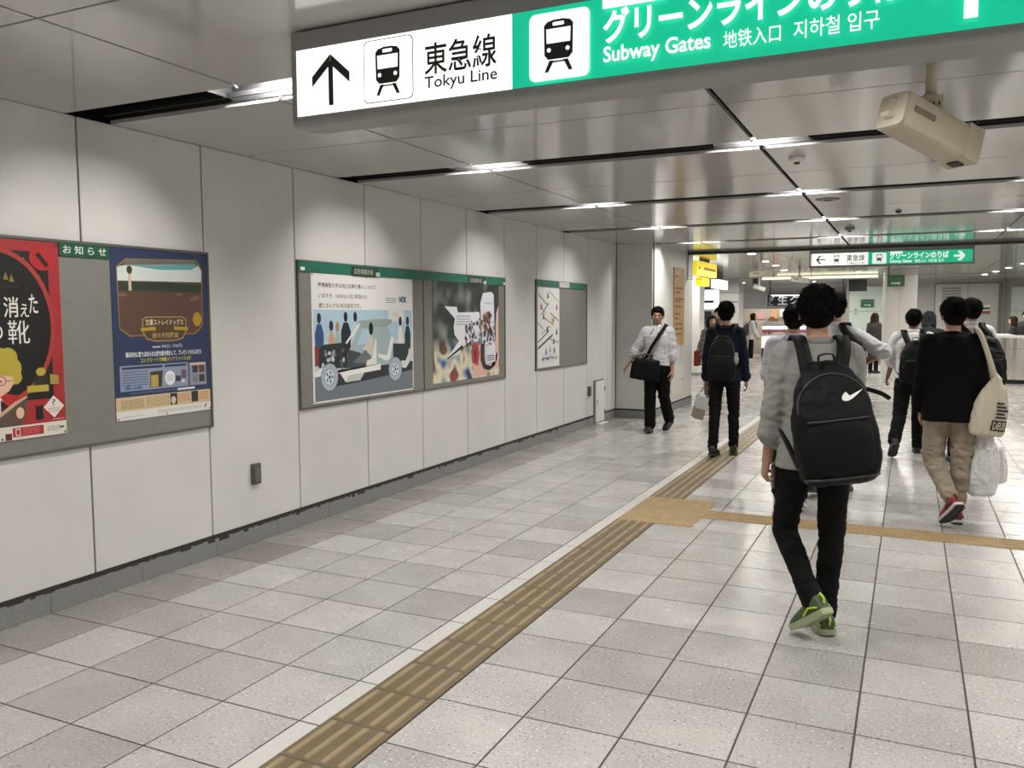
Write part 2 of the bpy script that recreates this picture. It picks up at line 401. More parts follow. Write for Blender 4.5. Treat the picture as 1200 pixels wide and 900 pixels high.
# ---------------------------------------------------------------- ceiling
bm = BM(); poly(bm, [(XL, YB, H+.16), (XL, YF, H+.16), (XR, YF, H+.16), (XR, YB, H+.16)])
ceiling = tag(obj('ceiling', bm, M_BLACK), 'glossy off-white metal panel ceiling with black lamp channels', 'ceiling', kind='structure')
PITCH_Y, SLOT0, SLOTW = 2.37, .62, .28
XSEAM = [(-.41, .0), (.81, .016), (2.81, .032), (4.81, .016), (6.81, .016), (7.2, 0)]
pm = {}
def cpanel(x0, x1, y0, y1):
    k = (round(x1-x0, 3), round(y1-y0, 3))
    if k not in pm:
        me = bpy.data.meshes.new('ceiling_panel'); b = bbox((-k[0]/2, -k[1]/2, H), (k[0]/2, k[1]/2, H+.025)); b.normal_update(); b.to_mesh(me); b.free(); me.materials.append(M_CEIL); pm[k] = me
    o = link(bpy.data.objects.new('ceiling_panel', pm[k]), ceiling); o.location = ((x0+x1)/2, (y0+y1)/2, 0)
slots = [SLOT0+PITCH_Y*n for n in range(-2, 5)]
YEND = 12.2
bands = []
for n, s in enumerate(slots):
    e = slots[n+1] if n+1 < len(slots) else YEND
    a, b = s+SLOTW, e; mid = s+SLOTW/2+PITCH_Y/2+.02
    bands += [(a, min(mid, b)), (mid, b)] if mid < b-.1 else [(a, b)]
bands = [(YB, slots[0])]+bands
for y0, y1 in bands:
    for (xa, ga), (xb, gb) in zip(XSEAM, XSEAM[1:]):
        if y0 > 9.9 and xa < 0: xa = XS
        cpanel(xa+ga/2, xb-gb/2, y0+.006, y1-.006)
for s in slots:
    xa = W if s < 9.5 else XS
    bm = BM()
    for y_ in (s-.004, s+SLOTW): box(bm, (xa, y_, H+.020), (XR, y_+.004, H+.158))
    obj('slot_liner', bm, M_BLACK, ceiling)
    boxo('slot_bar', (xa, s+SLOTW*.80, H+.03), (XR, s+SLOTW*.84, H+.055), M_BLACK, ceiling)
# far concourse ceiling
for i in range(7):
    for j in range(11):
        x0, y0 = XL+1.886*i, YEND+.05+1.89*j
        if y0+1.89 < 12.7 and x0+1.9 < .2: continue
        cpanel(x0+.005, x0+1.881, y0+.005, min(y0+1.885, YF))

# recessed channel lamps
def channel_lamp(x, s, first):
    t = empty('channel_lamp', (x, s+SLOTW/2, H))
    w = SLOTW/2-.006
    boxo('top_plate', (-.20, -w, .148), (.20, w, .155), mat('lamp_reflector', (.6, .59, .58), .4), t)
    for q in (-1, 1): boxo('added_baffle', (q*.30-.003, -w, .035), (q*.30+.003, w, .155), M_BLACK, t)  # hidden baffles added to cut the light running along the channel
    bm = BM(); R_ = [[(x*s_, y*s_, z) for x, y in ((-.14, -.07), (.14, -.07), (.14, .07), (-.14, .07))] for s_, z in ((1, .147), (1, .139), (.93, .136))]; rings(bm, R_); bmesh.ops.recalc_face_normals(bm, faces=bm.faces[:])
    for f in bm.faces: f.material_index = 0 if f.normal.z < -.9 else 1
    obj('lamp', bm, [M_LAMPW, M_WHITEP], t)
    for q in (-1, 1):
        bm = BM(); ball(bm, (.02*q, q*(w-.004), .004), (.014, .008, .012), sub=1); obj('clip', bm, mat('chrome', (.7, .7, .7), .15, metal=1), t)
    return t
names = ['two bays before the first hanging sign', 'one bay before the first hanging sign', 'just past the first hanging sign', 'one bay past the first hanging sign', 'two bays past the first hanging sign', 'three bays past the first hanging sign', 'nearest the smoke barrier']
cols_n = {.81: 'notice board side', 2.81: 'on the wide middle seam', 4.81: 'counter side', 6.81: 'outermost seam'}
for n, s in enumerate(slots):
    for x in (.81, 2.81, 4.81, 6.81):
        t = channel_lamp(x, s, False)
        tag(t, 'recessed ceiling lamp '+names[n]+', '+cols_n[x], 'lamp', 'recessed lamps in the ceiling channels')

# smoke barrier of hanging glass
sb = empty('smoke_barrier', (XS, YEND, H), 0, 'clear glass smoke barrier hanging from the ceiling', 'smoke barrier')
boxo('top_rail', (0, -.03, -.045), (XR-XS, .03, -.0005), mat('rail_dark', (.05, .048, .045), .4, metal=.5), sb)
xs = [0.0, 1.45, 2.05, 3.22, 4.95, XR-XS]
for a, b in zip(xs, xs[1:]):
    boxo('pane', (a+.004, -.004, -.47), (b-.004, .004, -.045), M_GLASS, sb)
for a in xs: boxo('joint', (max(a, .004)-.004, -.006, -.47), (max(a, .004)+.004, .006, -.045), mat('joint_grey', (.12, .12, .11), .5), sb)
boxo('edge_strip', (0, -.006, -.475), (XR-XS, .006, -.47), mat('joint_grey', (.12, .12, .11), .5), sb)

# ================================================================ NOTICE BOARDS AND POSTERS
RY, UZ = (0, 1, 0), (0, 0, 1)
class Print:
    """flat print on a sheet that hangs on the left wall; points come from the photograph and are set on the wall plane"""
    def __init__(s, parent, x): s.p, s.x, s.bm, s.m, s.n, s.dy, s.dz = parent, x, BM(), [], 0, 0, 0
    def mi(s, h):
        if h not in s.m: s.m.append(h)
        return s.m.index(h)
    def w(s, p): q = onx(p[0], p[1], s.x); return (q.y, q.z)
    def poly(s, pts, h, layer=None):
        s.n += 1; x = s.x+.00003*s.n
        wp = [s.w(p) for p in pts]
        ar = sum(wp[i][0]*wp[(i+1) % len(wp)][1]-wp[(i+1) % len(wp)][0]*wp[i][1] for i in range(len(wp)))
        if ar < 0: wp.reverse()
        poly(s.bm, [(x, a, b) for a, b in wp], s.mi(h))
    def rect(s, x0, y0, x1, y1, h, dy=0):
        """rect whose edges follow the wall's perspective: heights given at x0, slope dy at x1"""
        a, b = s.w((x0, y0)), s.w((x0, y1)); c = s.w((x1, y0+dy))
        s.wrect(a[0], b[1], c[0], a[1], h)
    def wrect(s, y0, z0, y1, z1, h):
        s.n += 1; x = s.x+.00003*s.n
        z0 += s.dz; z1 += s.dz; poly(s.bm, [(x, y0+s.dy, z0), (x, y1+s.dy, z0), (x, y1+s.dy, z1), (x, y0+s.dy, z1)], s.mi(h))
    def oval(s, cy, cz, ry, rz, h, n=20, a0=0, a1=2*pi, clip=None):
        s.n += 1; x = s.x+.00003*s.n
        cy += s.dy; cz += s.dz; pts = [(x, cy+ry*cos(a0+(a1-a0)*i/n), cz+rz*sin(a0+(a1-a0)*i/n)) for i in range(n)]
        if clip: pts = [(p[0], min(max(p[1], clip[0]), clip[1]), min(max(p[2], clip[2]), clip[3])) for p in pts]
        poly(s.bm, pts, s.mi(h))
    def wpoly(s, pts, h):
        s.n += 1; x = s.x+.00003*s.n
        poly(s.bm, [(x, a+s.dy, b+s.dz) for a, b in pts], s.mi(h))
    def text(s, body, y0, z0, y1, z1, h, bold=0, name='lettering'):
        s.n += 1; x = s.x+.00003*s.n
        return text(name, body, (x, (y0+y1)/2, (z0+z1)/2), RY, UZ, y1-y0, z1-z0, flat(h), s.p, bold)
    def lines(s, y0, z0, y1, z1, n, h, seed=1):
        """small print too fine to read"""
        rnd = random.Random(seed); hh = (z1-z0)/n
        for i in range(n):
            y = y0; z = z1-(i+.5)*hh
            while y < y1-.004:
                w_ = rnd.uniform(.01, .035); s.n_keep = s.n
                poly(s.bm, [(s.x+.00003*(s.n+1), y, z-hh*.24), (s.x+.00003*(s.n+1), min(y+w_, y1), z-hh*.24), (s.x+.00003*(s.n+1), min(y+w_, y1), z+hh*.24), (s.x+.00003*(s.n+1), y, z+hh*.24)], s.mi(h)); y += w_+.004
            if rnd.random() < .2: pass
        s.n += 1
    def done(s): obj('print', s.bm, [flat(h) for h in s.m], s.p)
def sheet(name, y0, z0, y1, z1, label, curl=.0, x=W+.011, group=None, m=None):
    t = empty(name, (0, 0, 0), 0, label, 'poster', group)
    t.location = (0, 0, 0)
    bm = BM(); box(bm, (x-.001, y0, z0), (x, y1, z1)); obj('sheet', bm, m or M_PAPER, t)
    bm = BM()
    for y in (y0+.012, (y0+y1)/2, y1-.012):
        for z in (z0+.012, z1-.012): ball(bm, (x+.006, y, z), (.002, .006, .006), sub=1)
    obj('pin', bm, M_DGREY, t)
    return t, Print(t, x)
def board(name, y0, z0, y1, z1, label, header=None, split=None):
    t = empty(name, (W, y0, z0), 0, label, 'notice board')
    boxo('backing', (0, 0, 0), (.008, y1-y0, z1-z0), M_BOARD, t)
    f = .014
    for n_, lo, hi in (('frame', (0, 0, 0), (.016, y1-y0, f)), ('frame', (0, 0, z1-z0-f), (.016, y1-y0, z1-z0)), ('frame', (0, 0, f), (.016, f, z1-z0-f)), ('frame', (0, y1-y0-f, f), (.016, y1-y0, z1-z0-f))):
        boxo(n_, lo, hi, M_FRAME, t)
    if split: boxo('divider', (0, split-y0-.006, f), (.015, split-y0+.006, z1-z0-f), M_FRAME, t)
    if header: boxo('header', (.008, f*.3, z1-z0-header), (.0185, y1-y0-f*.3, z1-z0-.006), M_GREEN, t)
    return t

# --- board A (notices)
bA = board('notice_board', -.75, .868, 1.60, 2.005, 'grey notice board holding the red poster and the dark blue poster')
boxo('label_plate', (.008, .535+.75, 1.918-.868), (.0165, .848+.75, 1.992-.868), mat('label_green', (.010, .085, .040), .45), bA)
text('lettering', 'お 知 ら せ', (.0172, .693+.75, 1.955-.868), RY, UZ, .27, .046, mat('letter_white', (.7, .72, .68), .4), bA, .012)
# red poster
t, P = sheet('event_poster', -.19, .963, .534, 1.985, 'red event poster with a black disc and a yellow haired boy reading', m=flat('A22C31'))
P.wrect(-.13, 1.16, .47, 1.93, '1C1A18')
random.seed(5)
for i in range(60): P.oval(random.uniform(-.1, .45), random.uniform(1.6, 1.91), .003, .003, 'B9B29A', 5)
P.oval(.17, 1.545, .325, .40, 'A83A34', 48); P.oval(.17, 1.545, .30, .375, '141312', 48)
P.oval(.44, 1.90, .075, .065, 'B0262B', 24, clip=(-1, .50, 1.5, 1.95))
P.wpoly([(.40, 1.915), (.42, 1.93), (.475, 1.865), (.455, 1.85)], '2A1814')
for y, z in ((.235, 1.78), (.265, 1.77)): P.wpoly([(y-.014, z), (y+.014, z), (y, z+.04)], '8A7A2A')
P.wrect(.21, 1.745, .30, 1.747, '5A5440')
P.text('消', .215, 1.59, .295, 1.695, 'E8E4DA', .01); P.text('え', .303, 1.592, .350, 1.66, 'E8E4DA', .01); P.text('た', .352, 1.61, .402, 1.71, 'E8E4DA', .01)
P.text('靴', .232, 1.455, .348, 1.575, 'E8E4DA', 0); P.text('の', .15, 1.48, .205, 1.55, 'E8E4DA', .02); P.dy = -.05
# boy reading (plain figure)
P.wpoly([(-.1, 1.12), (.30, 1.12), (.33, 1.19), (.10, 1.235), (-.1, 1.2)], 'B0262B')
for y, z, r in ((.23, 1.36, .075), (.29, 1.33, .055), (.16, 1.37, .075), (.31, 1.285, .035), (.24, 1.30, .07), (.19, 1.40, .05), (.275, 1.385, .05)): P.oval(y, z, r, r*1.05, 'B7A63A', 18)
P.wpoly([(.12, 1.31), (.22, 1.30), (.295, 1.29), (.30, 1.255), (.27, 1.215), (.215, 1.185), (.12, 1.18)], 'E2B79B')
P.oval(.235, 1.27, .024, .024, '6A3A30', 16); P.oval(.235, 1.27, .020, .020, 'E2B79B', 16); P.oval(.232, 1.268, .005, .006, '201815', 8)
P.wrect(.258, 1.268, .292, 1.272, '6A3A30')
P.wpoly([(.17, 1.185), (.23, 1.185), (.245, 1.13), (.235, 1.04), (.17, 1.04)], 'D8D2C6')
P.wpoly([(.225, 1.175), (.27, 1.135), (.275, 1.09), (.225, 1.06)], '201C1E')
P.wpoly([(.13, 1.04), (.315, 1.155), (.37, 1.18), (.355, 1.08), (.33, 1.04), (.16, .985), (.13, .99)], '5A4A40')
P.wpoly([(.13, 1.05), (.30, 1.16), (.365, 1.185), (.37, 1.178), (.315, 1.148), (.13, 1.03)], 'C9A38A')
P.oval(.325, 1.10, .022, .030, 'E2B79B', 14); P.dy = 0
P.wrect(.32, 1.20, .44, 1.235, 'B7A63A'); P.wrect(.36, 1.235, .44, 1.29, '2A2622'); P.oval(.40, 1.305, .028, .022, 'B7A63A', 14)
P.wpoly([(.45, 1.235), (.50, 1.235), (.50, 1.28), (.45, 1.29)], 'A89248')
P.wpoly([(.36, 1.06), (.365, 1.105), (.36, 1.135), (.372, 1.125), (.39, 1.125), (.402, 1.135), (.40, 1.105), (.405, 1.06), (.38, 1.05)], '1B1718')
P.wpoly([(.465, 1.175), (.525, 1.115), (.465, 1.055), (.405, 1.115)], 'E3D6CC')
P.text('?', .455, 1.12, .475, 1.155, '6A5A58'); P.lines(.43, 1.085, .50, 1.112, 3, 'B5A5A0')
P.wrect(-.19, .9635, .5335, 1.035, 'DAD4C6'); P.wrect(.23, .978, .40, 1.025, 'A8262C'); P.wrect(.245, .983, .272, 1.02, 'E6DCD6'); P.wrect(.249, .988, .268, 1.015, 'A8262C')
P.lines(.285, .985, .38, 1.02, 3, 'C86A6A'); P.lines(.42, .985, .50, 1.015, 3, '9A968C'); P.wrect(.495, .997, .518, 1.007, '3A3A2A')
P.wrect(.19, .965, .225, 1.0, '5A2A2A')
P.lines(.455, 1.043, .52, 1.052, 1, 'D9B8B0')
P.done()
# blue poster
t, P = sheet('exhibition_poster', .853, .985, 1.582, 1.995, 'dark blue poster with a brown park picture and gold title plate', m=flat('2A3858'))
P.wpoly([(.90, 1.52), (.97, 1.475), (1.47, 1.48), (1.535, 1.53), (1.545, 1.885), (1.50, 1.95), (.96, 1.93), (.893, 1.88)], '8F7442')
P.wpoly([(.905, 1.525), (.975, 1.483), (1.465, 1.487), (1.528, 1.535), (1.537, 1.88), (1.495, 1.943), (.965, 1.922), (.90, 1.875)], '5A4238')
P.wpoly([(.90, 1.80), (1.533, 1.81), (1.537, 1.88), (1.515, 1.913), (1.20, 1.915), (.92, 1.885), (.90, 1.875)], 'CFD6D2')
P.wpoly([(1.0, 1.89), (1.25, 1.905), (1.48, 1.925), (1.515, 1.913), (1.45, 1.885), (1.2, 1.875)], '5FA0A2')
P.wpoly([(.965, 1.922), (1.495, 1.943), (1.48, 1.925), (1.25, 1.907), (.94, 1.888)], '6A6A66')
P.wpoly([(.903, 1.745), (1.53, 1.745), (1.533, 1.79), (1.22, 1.80), (.903, 1.79)], '2E3A2C')
P.wrect(.975, 1.745, .995, 1.86, 'C9B8A6'); P.oval(.985, 1.865, .02, .025, '3A3A2A', 10)
for y0, z0 in ((.93, 1.72), (1.46, 1.70), (1.49, 1.71), (1.35, 1.73)): P.oval(y0, z0, .03, .012, '7A5A4C', 10)
P.oval(1.49, 1.575, .036, .045, 'B08A2A', 18)
P.wpoly([(1.06, 1.50), (1.06, 1.575), (1.09, 1.593), (1.37, 1.593), (1.40, 1.575), (1.40, 1.50), (1.37, 1.455), (1.30, 1.44), (1.16, 1.44), (1.09, 1.455)], 'A0845A')
P.wpoly([(1.068, 1.505), (1.068, 1.57), (1.095, 1.585), (1.365, 1.585), (1.392, 1.57), (1.392, 1.505), (1.365, 1.462), (1.30, 1.448), (1.16, 1.448), (1.095, 1.462)], '54402A')
P.wpoly([(1.05, 1.505), (1.16, 1.51), (1.16, 1.532), (1.05, 1.525)], 'B09338'); P.wpoly([(1.30, 1.51), (1.41, 1.505), (1.41, 1.525), (1.30, 1.532)], 'B09338')
P.text('文豪ストレイドッグス', 1.085, 1.54, 1.375, 1.577, 'E3D8B4', .012)
P.text('迷ヰ犬狂騒曲', 1.13, 1.463, 1.33, 1.495, 'B89F6A', .01)
P.text('4/6(土) - 5/26(日)', 1.20, 1.398, 1.36, 1.425, 'C9CCD2', .01); P.wrect(1.13, 1.405, 1.19, 1.413, 'C9CCD2')
P.text('横浜市内に散りばめられた謎を解き明かして、プレゼントをもらおう!', .935, 1.352, 1.515, 1.385, 'E8E8EA', .02)
P.text('コンプリートで特製クリアファイルGET', 1.04, 1.318, 1.43, 1.345, 'C8C23A', .02)
P.wrect(.89, 1.155, 1.40, 1.305, '8C95AC'); P.wrect(.905, 1.283, 1.20, 1.297, '2A3350'); P.wrect(1.215, 1.283, 1.385, 1.297, '2A3350')
P.lines(.905, 1.18, 1.09, 1.275, 6, '5E6780', 3); P.wpoly([(1.10, 1.165), (1.105, 1.26), (1.20, 1.265), (1.19, 1.165)], '4A3A22'); P.wpoly([(1.107, 1.168), (1.11, 1.24), (1.165, 1.24), (1.163, 1.168)], 'B09A5A')
P.oval(1.255, 1.215, .04, .045, 'E0E2E4', 20); P.lines(1.23, 1.195, 1.28, 1.235, 4, '9AA0AC', 5)
P.wrect(1.295, 1.19, 1.34, 1.225, '3A3C44'); P.wrect(1.345, 1.205, 1.385, 1.26, '6A5468'); P.wrect(1.345, 1.18, 1.37, 1.2, 'C9CDD6')
P.wpoly([(.915, 1.165), (.95, 1.205), (.96, 1.17), (1.03, 1.185), (1.05, 1.163)], '4E7396')
P.wrect(1.41, 1.155, 1.55, 1.30, '8C8E9E'); P.wrect(1.415, 1.285, 1.545, 1.297, 'D8B8A4')
for y0, z0, h in ((1.435, 1.235, '33343C'), (1.49, 1.235, '5E3A2E'), (1.435, 1.175, '7A7C84'), (1.49, 1.175, '3A3234')): P.wrect(y0, z0, y0+.045, z0+.045, h)
P.lines(.95, 1.135, 1.30, 1.146, 1, '6C7894', 8); P.wrect(1.31, 1.133, 1.45, 1.147, 'D5D8DE')
P.wrect(.855, 1.04, 1.58, 1.122, 'C9B48E'); P.wrect(.855, .986, 1.58, 1.04, 'D8D6D0')
P.lines(.89, 1.05, 1.05, 1.105, 6, '8F7F5C', 11); P.lines(1.07, 1.05, 1.24, 1.112, 7, '9C8C68', 12)
P.wrect(1.25, 1.048, 1.305, 1.118, '2E2826'); P.oval(1.275, 1.075, .02, .025, 'C9BDB2', 10); P.lines(1.315, 1.06, 1.41, 1.11, 5, 'C2796A', 13); P.wrect(1.42, 1.05, 1.475, 1.118, '34302E'); P.lines(1.485, 1.06, 1.56, 1.11, 5, 'C2796A', 14)
P.lines(.90, 1.0, 1.05, 1.012, 1, 'B5B2AA', 15); P.lines(1.15, 1.005, 1.5, 1.025, 2, 'B0ADA6', 16); P.wpoly([(1.525, 1.005), (1.535, 1.03), (1.545, 1.03), (1.535, 1.005)], '26282A')
P.done()

# --- board B (two bays with green header)
bB = board('advertising_board', 2.478, .885, 6.03, 2.012, 'grey double advertising board with green header holding two large posters', .088, 4.27)
for y in (3.33, 5.33):
    boxo('name_plate', (.0185, y-.19-2.478, 1.918-.885), (.0205, y+.19-2.478, 1.996-.885), mat('plate_dark', (.018, .045, .030), .5), bB)
    text('lettering', '広告用掲示板', (.0212, y-.02-2.478, 1.957-.885), RY, UZ, .27, .046, mat('letter_cream', (.40, .42, .33), .5), bB, .015)
    boxo('sticker', (.0205, y+.155-2.478, 1.925-.885), (.0212, y+.215-2.478, 1.96-.885), mat('sticker_pale', (.45, .55, .52), .4), bB)
for y in (2.53, 5.99): boxo('sticker', (.0185, y-.025-2.478, 1.935-.885), (.0195, y+.025-2.478, 1.96-.885), M_PAPER, bB)
t, P = sheet('company_poster', 2.632, .916, 4.078, 1.922, 'white company poster showing a cutaway car with passengers')
dk = '2A2C30'
P.text('慶應義塾大学は独立自尊が重んじられて', 2.715, 1.815, 3.49, 1.852, dk, .01)
P.text('いますが、NOKは入社1年目から', 2.72, 1.733, 3.36, 1.77, dk, .01)
P.text('誰となんでもOKな会社です。', 2.722, 1.655, 3.27, 1.695, dk, .01)
P.text('NOK', 3.85, 1.71, 3.975, 1.765, '23407A', .06); P.lines(3.64, 1.70, 3.81, 1.755, 3, '8A8C90', 21)
P.wpoly([(2.655, .93), (4.065, .928), (4.06, 1.643), (2.65, 1.643)], 'A9C4D4')
P.wpoly([(2.655, 1.0), (4.064, 1.0), (4.064, 1.38), (2.652, 1.40)], 'C3CCD0')
P.wpoly([(2.655, .93), (4.065, .928), (4.065, 1.12), (3.40, 1.11), (2.655, 1.15)], '6F7880')
P.wpoly([(2.90, 1.03), (3.30, 1.05), (4.065, 1.10), (4.065, 1.18), (3.30, 1.16), (2.95, 1.13)], '2C3034')
P.wrect(3.68, 1.545, 3.93, 1.66, 'DAD9D6'); P.lines(3.75, 1.585, 3.84, 1.625, 3, 'B2B2B0', 22)
# standing people of the advertisement
P.dz = .045
for y, z, w_, b_, hd, top in ((2.72, 1.53, .05, '30507C', '1E1E22', 'C8CDD2'), (2.87, 1.47, .035, 'C89A76', '201C1C', 'C89A76'), (2.95, 1.46, .04, '9FB3A8', 'A58A6A', '9FB3A8'), (3.06, 1.54, .06, '1E2630', '1E1E22', '1E2630'), (3.19, 1.54, .045, 'BFCAD2', '1E1E22', 'BFCAD2'), (3.865, 1.50, .035, 'E0DAD6', '1E1E22', '6A3038'), (3.985, 1.50, .045, '222830', '1E1E22', '222830')):
    P.wpoly([(y-w_, 1.25), (y+w_, 1.25), (y+w_*1.1, z-.12), (y+w_*.5, z-.045), (y-w_*.5, z-.045), (y-w_*1.1, z-.12)], b_)
    P.oval(y, z, .026, .042, hd, 12)
P.wpoly([(2.66, 1.16), (2.73, 1.16), (2.735, 1.30), (2.66, 1.32)], '8A3034')
# body shell
P.dy, P.dz = -.055, .07
P.wpoly([(3.26, 1.46), (3.32, 1.485), (3.60, 1.495), (3.79, 1.49), (3.78, 1.46), (3.70, 1.43), (3.33, 1.42)], '93A29E')
P.wpoly([(3.30, 1.44), (3.34, 1.42), (3.70, 1.43), (3.74, 1.40), (3.80, 1.27), (3.80, 1.10), (3.10, 1.10), (3.16, 1.25)], '9DB0B4')
P.wpoly([(3.34, 1.41), (3.48, 1.41), (3.48, 1.29), (3.26, 1.28)], 'A9C4D4')
P.wpoly([(3.10, 1.30), (3.13, 1.30), (3.32, 1.46), (3.29, 1.46)], 'DEE2E2')
P.wpoly([(2.76, 1.12), (2.765, 1.27), (2.83, 1.30), (3.10, 1.31), (3.14, 1.27), (3.12, 1.10)], '272C30')
random.seed(12)
for i in range(26): P.oval(random.uniform(2.80, 3.08), random.uniform(1.11, 1.25), random.uniform(.01, .025), random.uniform(.01, .025), random.choice(['8C969E', 'B8C0C6', '58626A', 'D2D8DA', '3A4248']), 7)
P.wpoly([(3.12, 1.10), (3.14, 1.25), (3.30, 1.22), (3.40, 1.15), (3.38, 1.09)], '3C464C')
P.wpoly([(3.80, 1.09), (3.80, 1.28), (4.05, 1.27), (4.05, 1.12)], '2A3036')
# driver and seats
P.oval(3.465, 1.415, .032, .055, '1C1A1A', 14); P.wpoly([(3.33, 1.26), (3.38, 1.27), (3.45, 1.36), (3.50, 1.34), (3.48, 1.20), (3.40, 1.20)], 'C9C2B4'); P.wpoly([(3.20, 1.14), (3.38, 1.24), (3.46, 1.18), (3.44, 1.12)], '6A7074')
P.wpoly([(3.38, 1.09), (3.40, 1.15), (3.47, 1.16), (3.52, 1.32), (3.545, 1.33), (3.54, 1.10)], 'DCDAD4')
P.wpoly([(3.56, 1.20), (3.58, 1.165), (3.70, 1.13), (3.75, 1.15), (3.81, 1.32), (3.79, 1.345), (3.76, 1.33), (3.70, 1.18)], 'E2E2DE')
P.wpoly([(2.68, 1.08), (2.72, 1.05), (3.05, 1.09), (3.12, 1.08), (3.30, 1.10), (3.60, 1.11), (3.60, 1.06), (3.15, 1.04), (3.10, .985), (3.0, 1.09), (2.80, 1.12)], 'E6E6E2')
P.wpoly([(3.11, .985), (3.13, 1.04), (3.36, 1.05), (3.30, .99)], 'BFC2C0')
P.wpoly([(3.92, 1.12), (4.0, 1.12), (4.06, 1.20), (4.06, 1.10), (4.0, 1.05), (3.94, 1.06)], 'D6D8D8')
def wheel(P, y, z, r):
    P.oval(y, z, r, r, '5C6870', 28); P.oval(y, z, r*.95, r*.95, 'A8B6C2', 28); P.oval(y, z, r*.62, r*.62, '8090A0', 24); P.oval(y, z, r*.55, r*.55, 'D0DAE2', 24)
    for i in range(5): P.oval(y+r*.33*cos(i*1.257), z+r*.34*sin(i*1.257), r*.10, r*.13, '5A6670', 8)
    P.oval(y, z, r*.12, r*.15, '3A444C', 10)
P.dy = P.dz = 0; wheel(P, 2.836, 1.112, .112); wheel(P, 3.774, 1.122, .108)
P.done()
def mat_blur():
    m = bpy.data.materials.new('blurred_crowd_print'); m.use_nodes = True; nt = m.node_tree; N = nt.nodes.new; L_ = nt.links.new; b = nt.nodes['Principled BSDF']; b.inputs['Roughness'].default_value = .4
    g = N('ShaderNodeNewGeometry'); sp = N('ShaderNodeSeparateXYZ'); L_(g.outputs['Position'], sp.inputs[0])
    n = N('ShaderNodeTexNoise'); n.inputs['Scale'].default_value = 4.2; n.inputs['Detail'].default_value = 1; L_(g.outputs['Position'], n.inputs['Vector'])
    r = N('ShaderNodeValToRGB'); L_(n.outputs['Fac'], r.inputs[0]); e = r.color_ramp.elements
    e[0].position = .3; e[0].color = (*hexc('171C1B'), 1); e[1].position = .75; e[1].color = (*hexc('7E8880'), 1); k = e.new(.52); k.color = (*hexc('2C352F'), 1)
    n2 = N('ShaderNodeTexNoise'); n2.inputs['Scale'].default_value = 5.5; n2.inputs['Detail'].default_value = .5; L_(g.outputs['Position'], n2.inputs['Vector'])
    r2 = N('ShaderNodeValToRGB'); L_(n2.outputs['Fac'], r2.inputs[0]); e = r2.color_ramp.elements
    e[0].position = .28; e[0].color = (*hexc('2C3A5C'), 1); e[1].position = .74; e[1].color = (*hexc('8E3A3C'), 1)
    for p_, c_ in ((.36, '6F8CAE'), (.43, 'B9B7A8'), (.52, 'DDD3B8'), (.60, 'C9BFA2'), (.67, '4A5444')): k = e.new(p_); k.color = (*hexc(c_), 1)
    mr = N('ShaderNodeMapRange'); mr.inputs[1].default_value = 1.38; mr.inputs[2].default_value = 1.18; L_(sp.outputs[2], mr.inputs[0])
    mx = N('ShaderNodeMix'); mx.data_type = 'RGBA'; L_(mr.outputs[0], mx.inputs['Factor']); L_(r.outputs[0], mx.inputs['A']); L_(r2.outputs[0], mx.inputs['B']); L_(mx.outputs['Result'], b.inputs['Base Color']); return m
t, P = sheet('recruitment_poster', 4.433, .938, 5.862, 1.930, 'collage poster with a white torn cutout over a blurred dark crowd', m=mat_blur())
random.seed(21)
P.wpoly([(5.22, .95), (5.50, .955), (5.62, 1.0), (5.855, 1.02), (5.855, 1.70), (5.80, 1.62), (5.78, 1.30), (5.50, 1.28), (5.30, 1.30)], 'D9AFA4')
P.wpoly([(5.23, 1.10), (5.21, 1.22), (5.26, 1.34), (5.36, 1.33), (5.40, 1.20), (5.36, 1.06)], 'A8423E'); P.wpoly([(5.28, 1.12), (5.27, 1.22), (5.31, 1.28), (5.34, 1.2), (5.32, 1.10)], '6E2A28')
P.wpoly([(4.66, 1.685), (4.91, 1.68), (4.93, 1.625), (5.40, 1.63), (5.42, 1.52), (5.43, 1.36), (5.35, 1.315), (5.18, 1.325), (5.05, 1.28), (4.98, 1.26), (4.97, 1.215), (4.68, 1.155), (4.85, 1.27), (4.95, 1.335), (4.86, 1.40), (4.84, 1.48), (4.87, 1.56)], 'DCDCE4')
for i in range(9): P.wpoly([(4.70+.035*i, 1.155+.012*i), (4.74+.035*i, 1.165+.012*i), (4.745+.035*i, 1.185+.014*i), (4.71+.035*i, 1.175+.014*i)], '1C1E20')
P.lines(4.90, 1.49, 5.20, 1.60, 4, '9C9CA6', 31)
P.text('私', 5.38, 1.53, 5.43, 1.57, '34363C', .02); P.text('達', 5.38, 1.47, 5.43, 1.51, '34363C', .02)
P.wpoly([(5.44, 1.45), (5.42, 1.72), (5.48, 1.83), (5.68, 1.85), (5.74, 1.82), (5.76, 1.30), (5.72, 1.25), (5.46, 1.30)], 'D3D4DE')
for i in range(120):
    P.oval(random.uniform(5.08, 5.74), random.uniform(1.28, 1.52), random.uniform(.008, .03), random.uniform(.008, .035), random.choice(['3A4058', '6A7090', 'B4B8CC', '9A6A44', '54412E', '7C86A8', '2A2E40', 'C9CBD8', 'A47A52']), 7)
for i in range(30): P.oval(random.uniform(5.50, 5.66), random.uniform(1.40, 1.62), random.uniform(.015, .03), random.uniform(.02, .05), random.choice(['9A6236', '6A3E22', 'B07C4C', '2E2A30', '4A4E68']), 7)
P.lines(5.50, 1.72, 5.70, 1.73, 1, 'A9AAB6', 32)
P.wpoly([(5.42, 1.28), (5.50, 1.30), (5.50, 1.12), (5.56, 1.06), (5.68, 1.04), (5.80, 1.10), (5.82, 1.20), (5.76, 1.05), (5.62, 1.0), (5.48, 1.03), (5.42, 1.12)], '26282E')
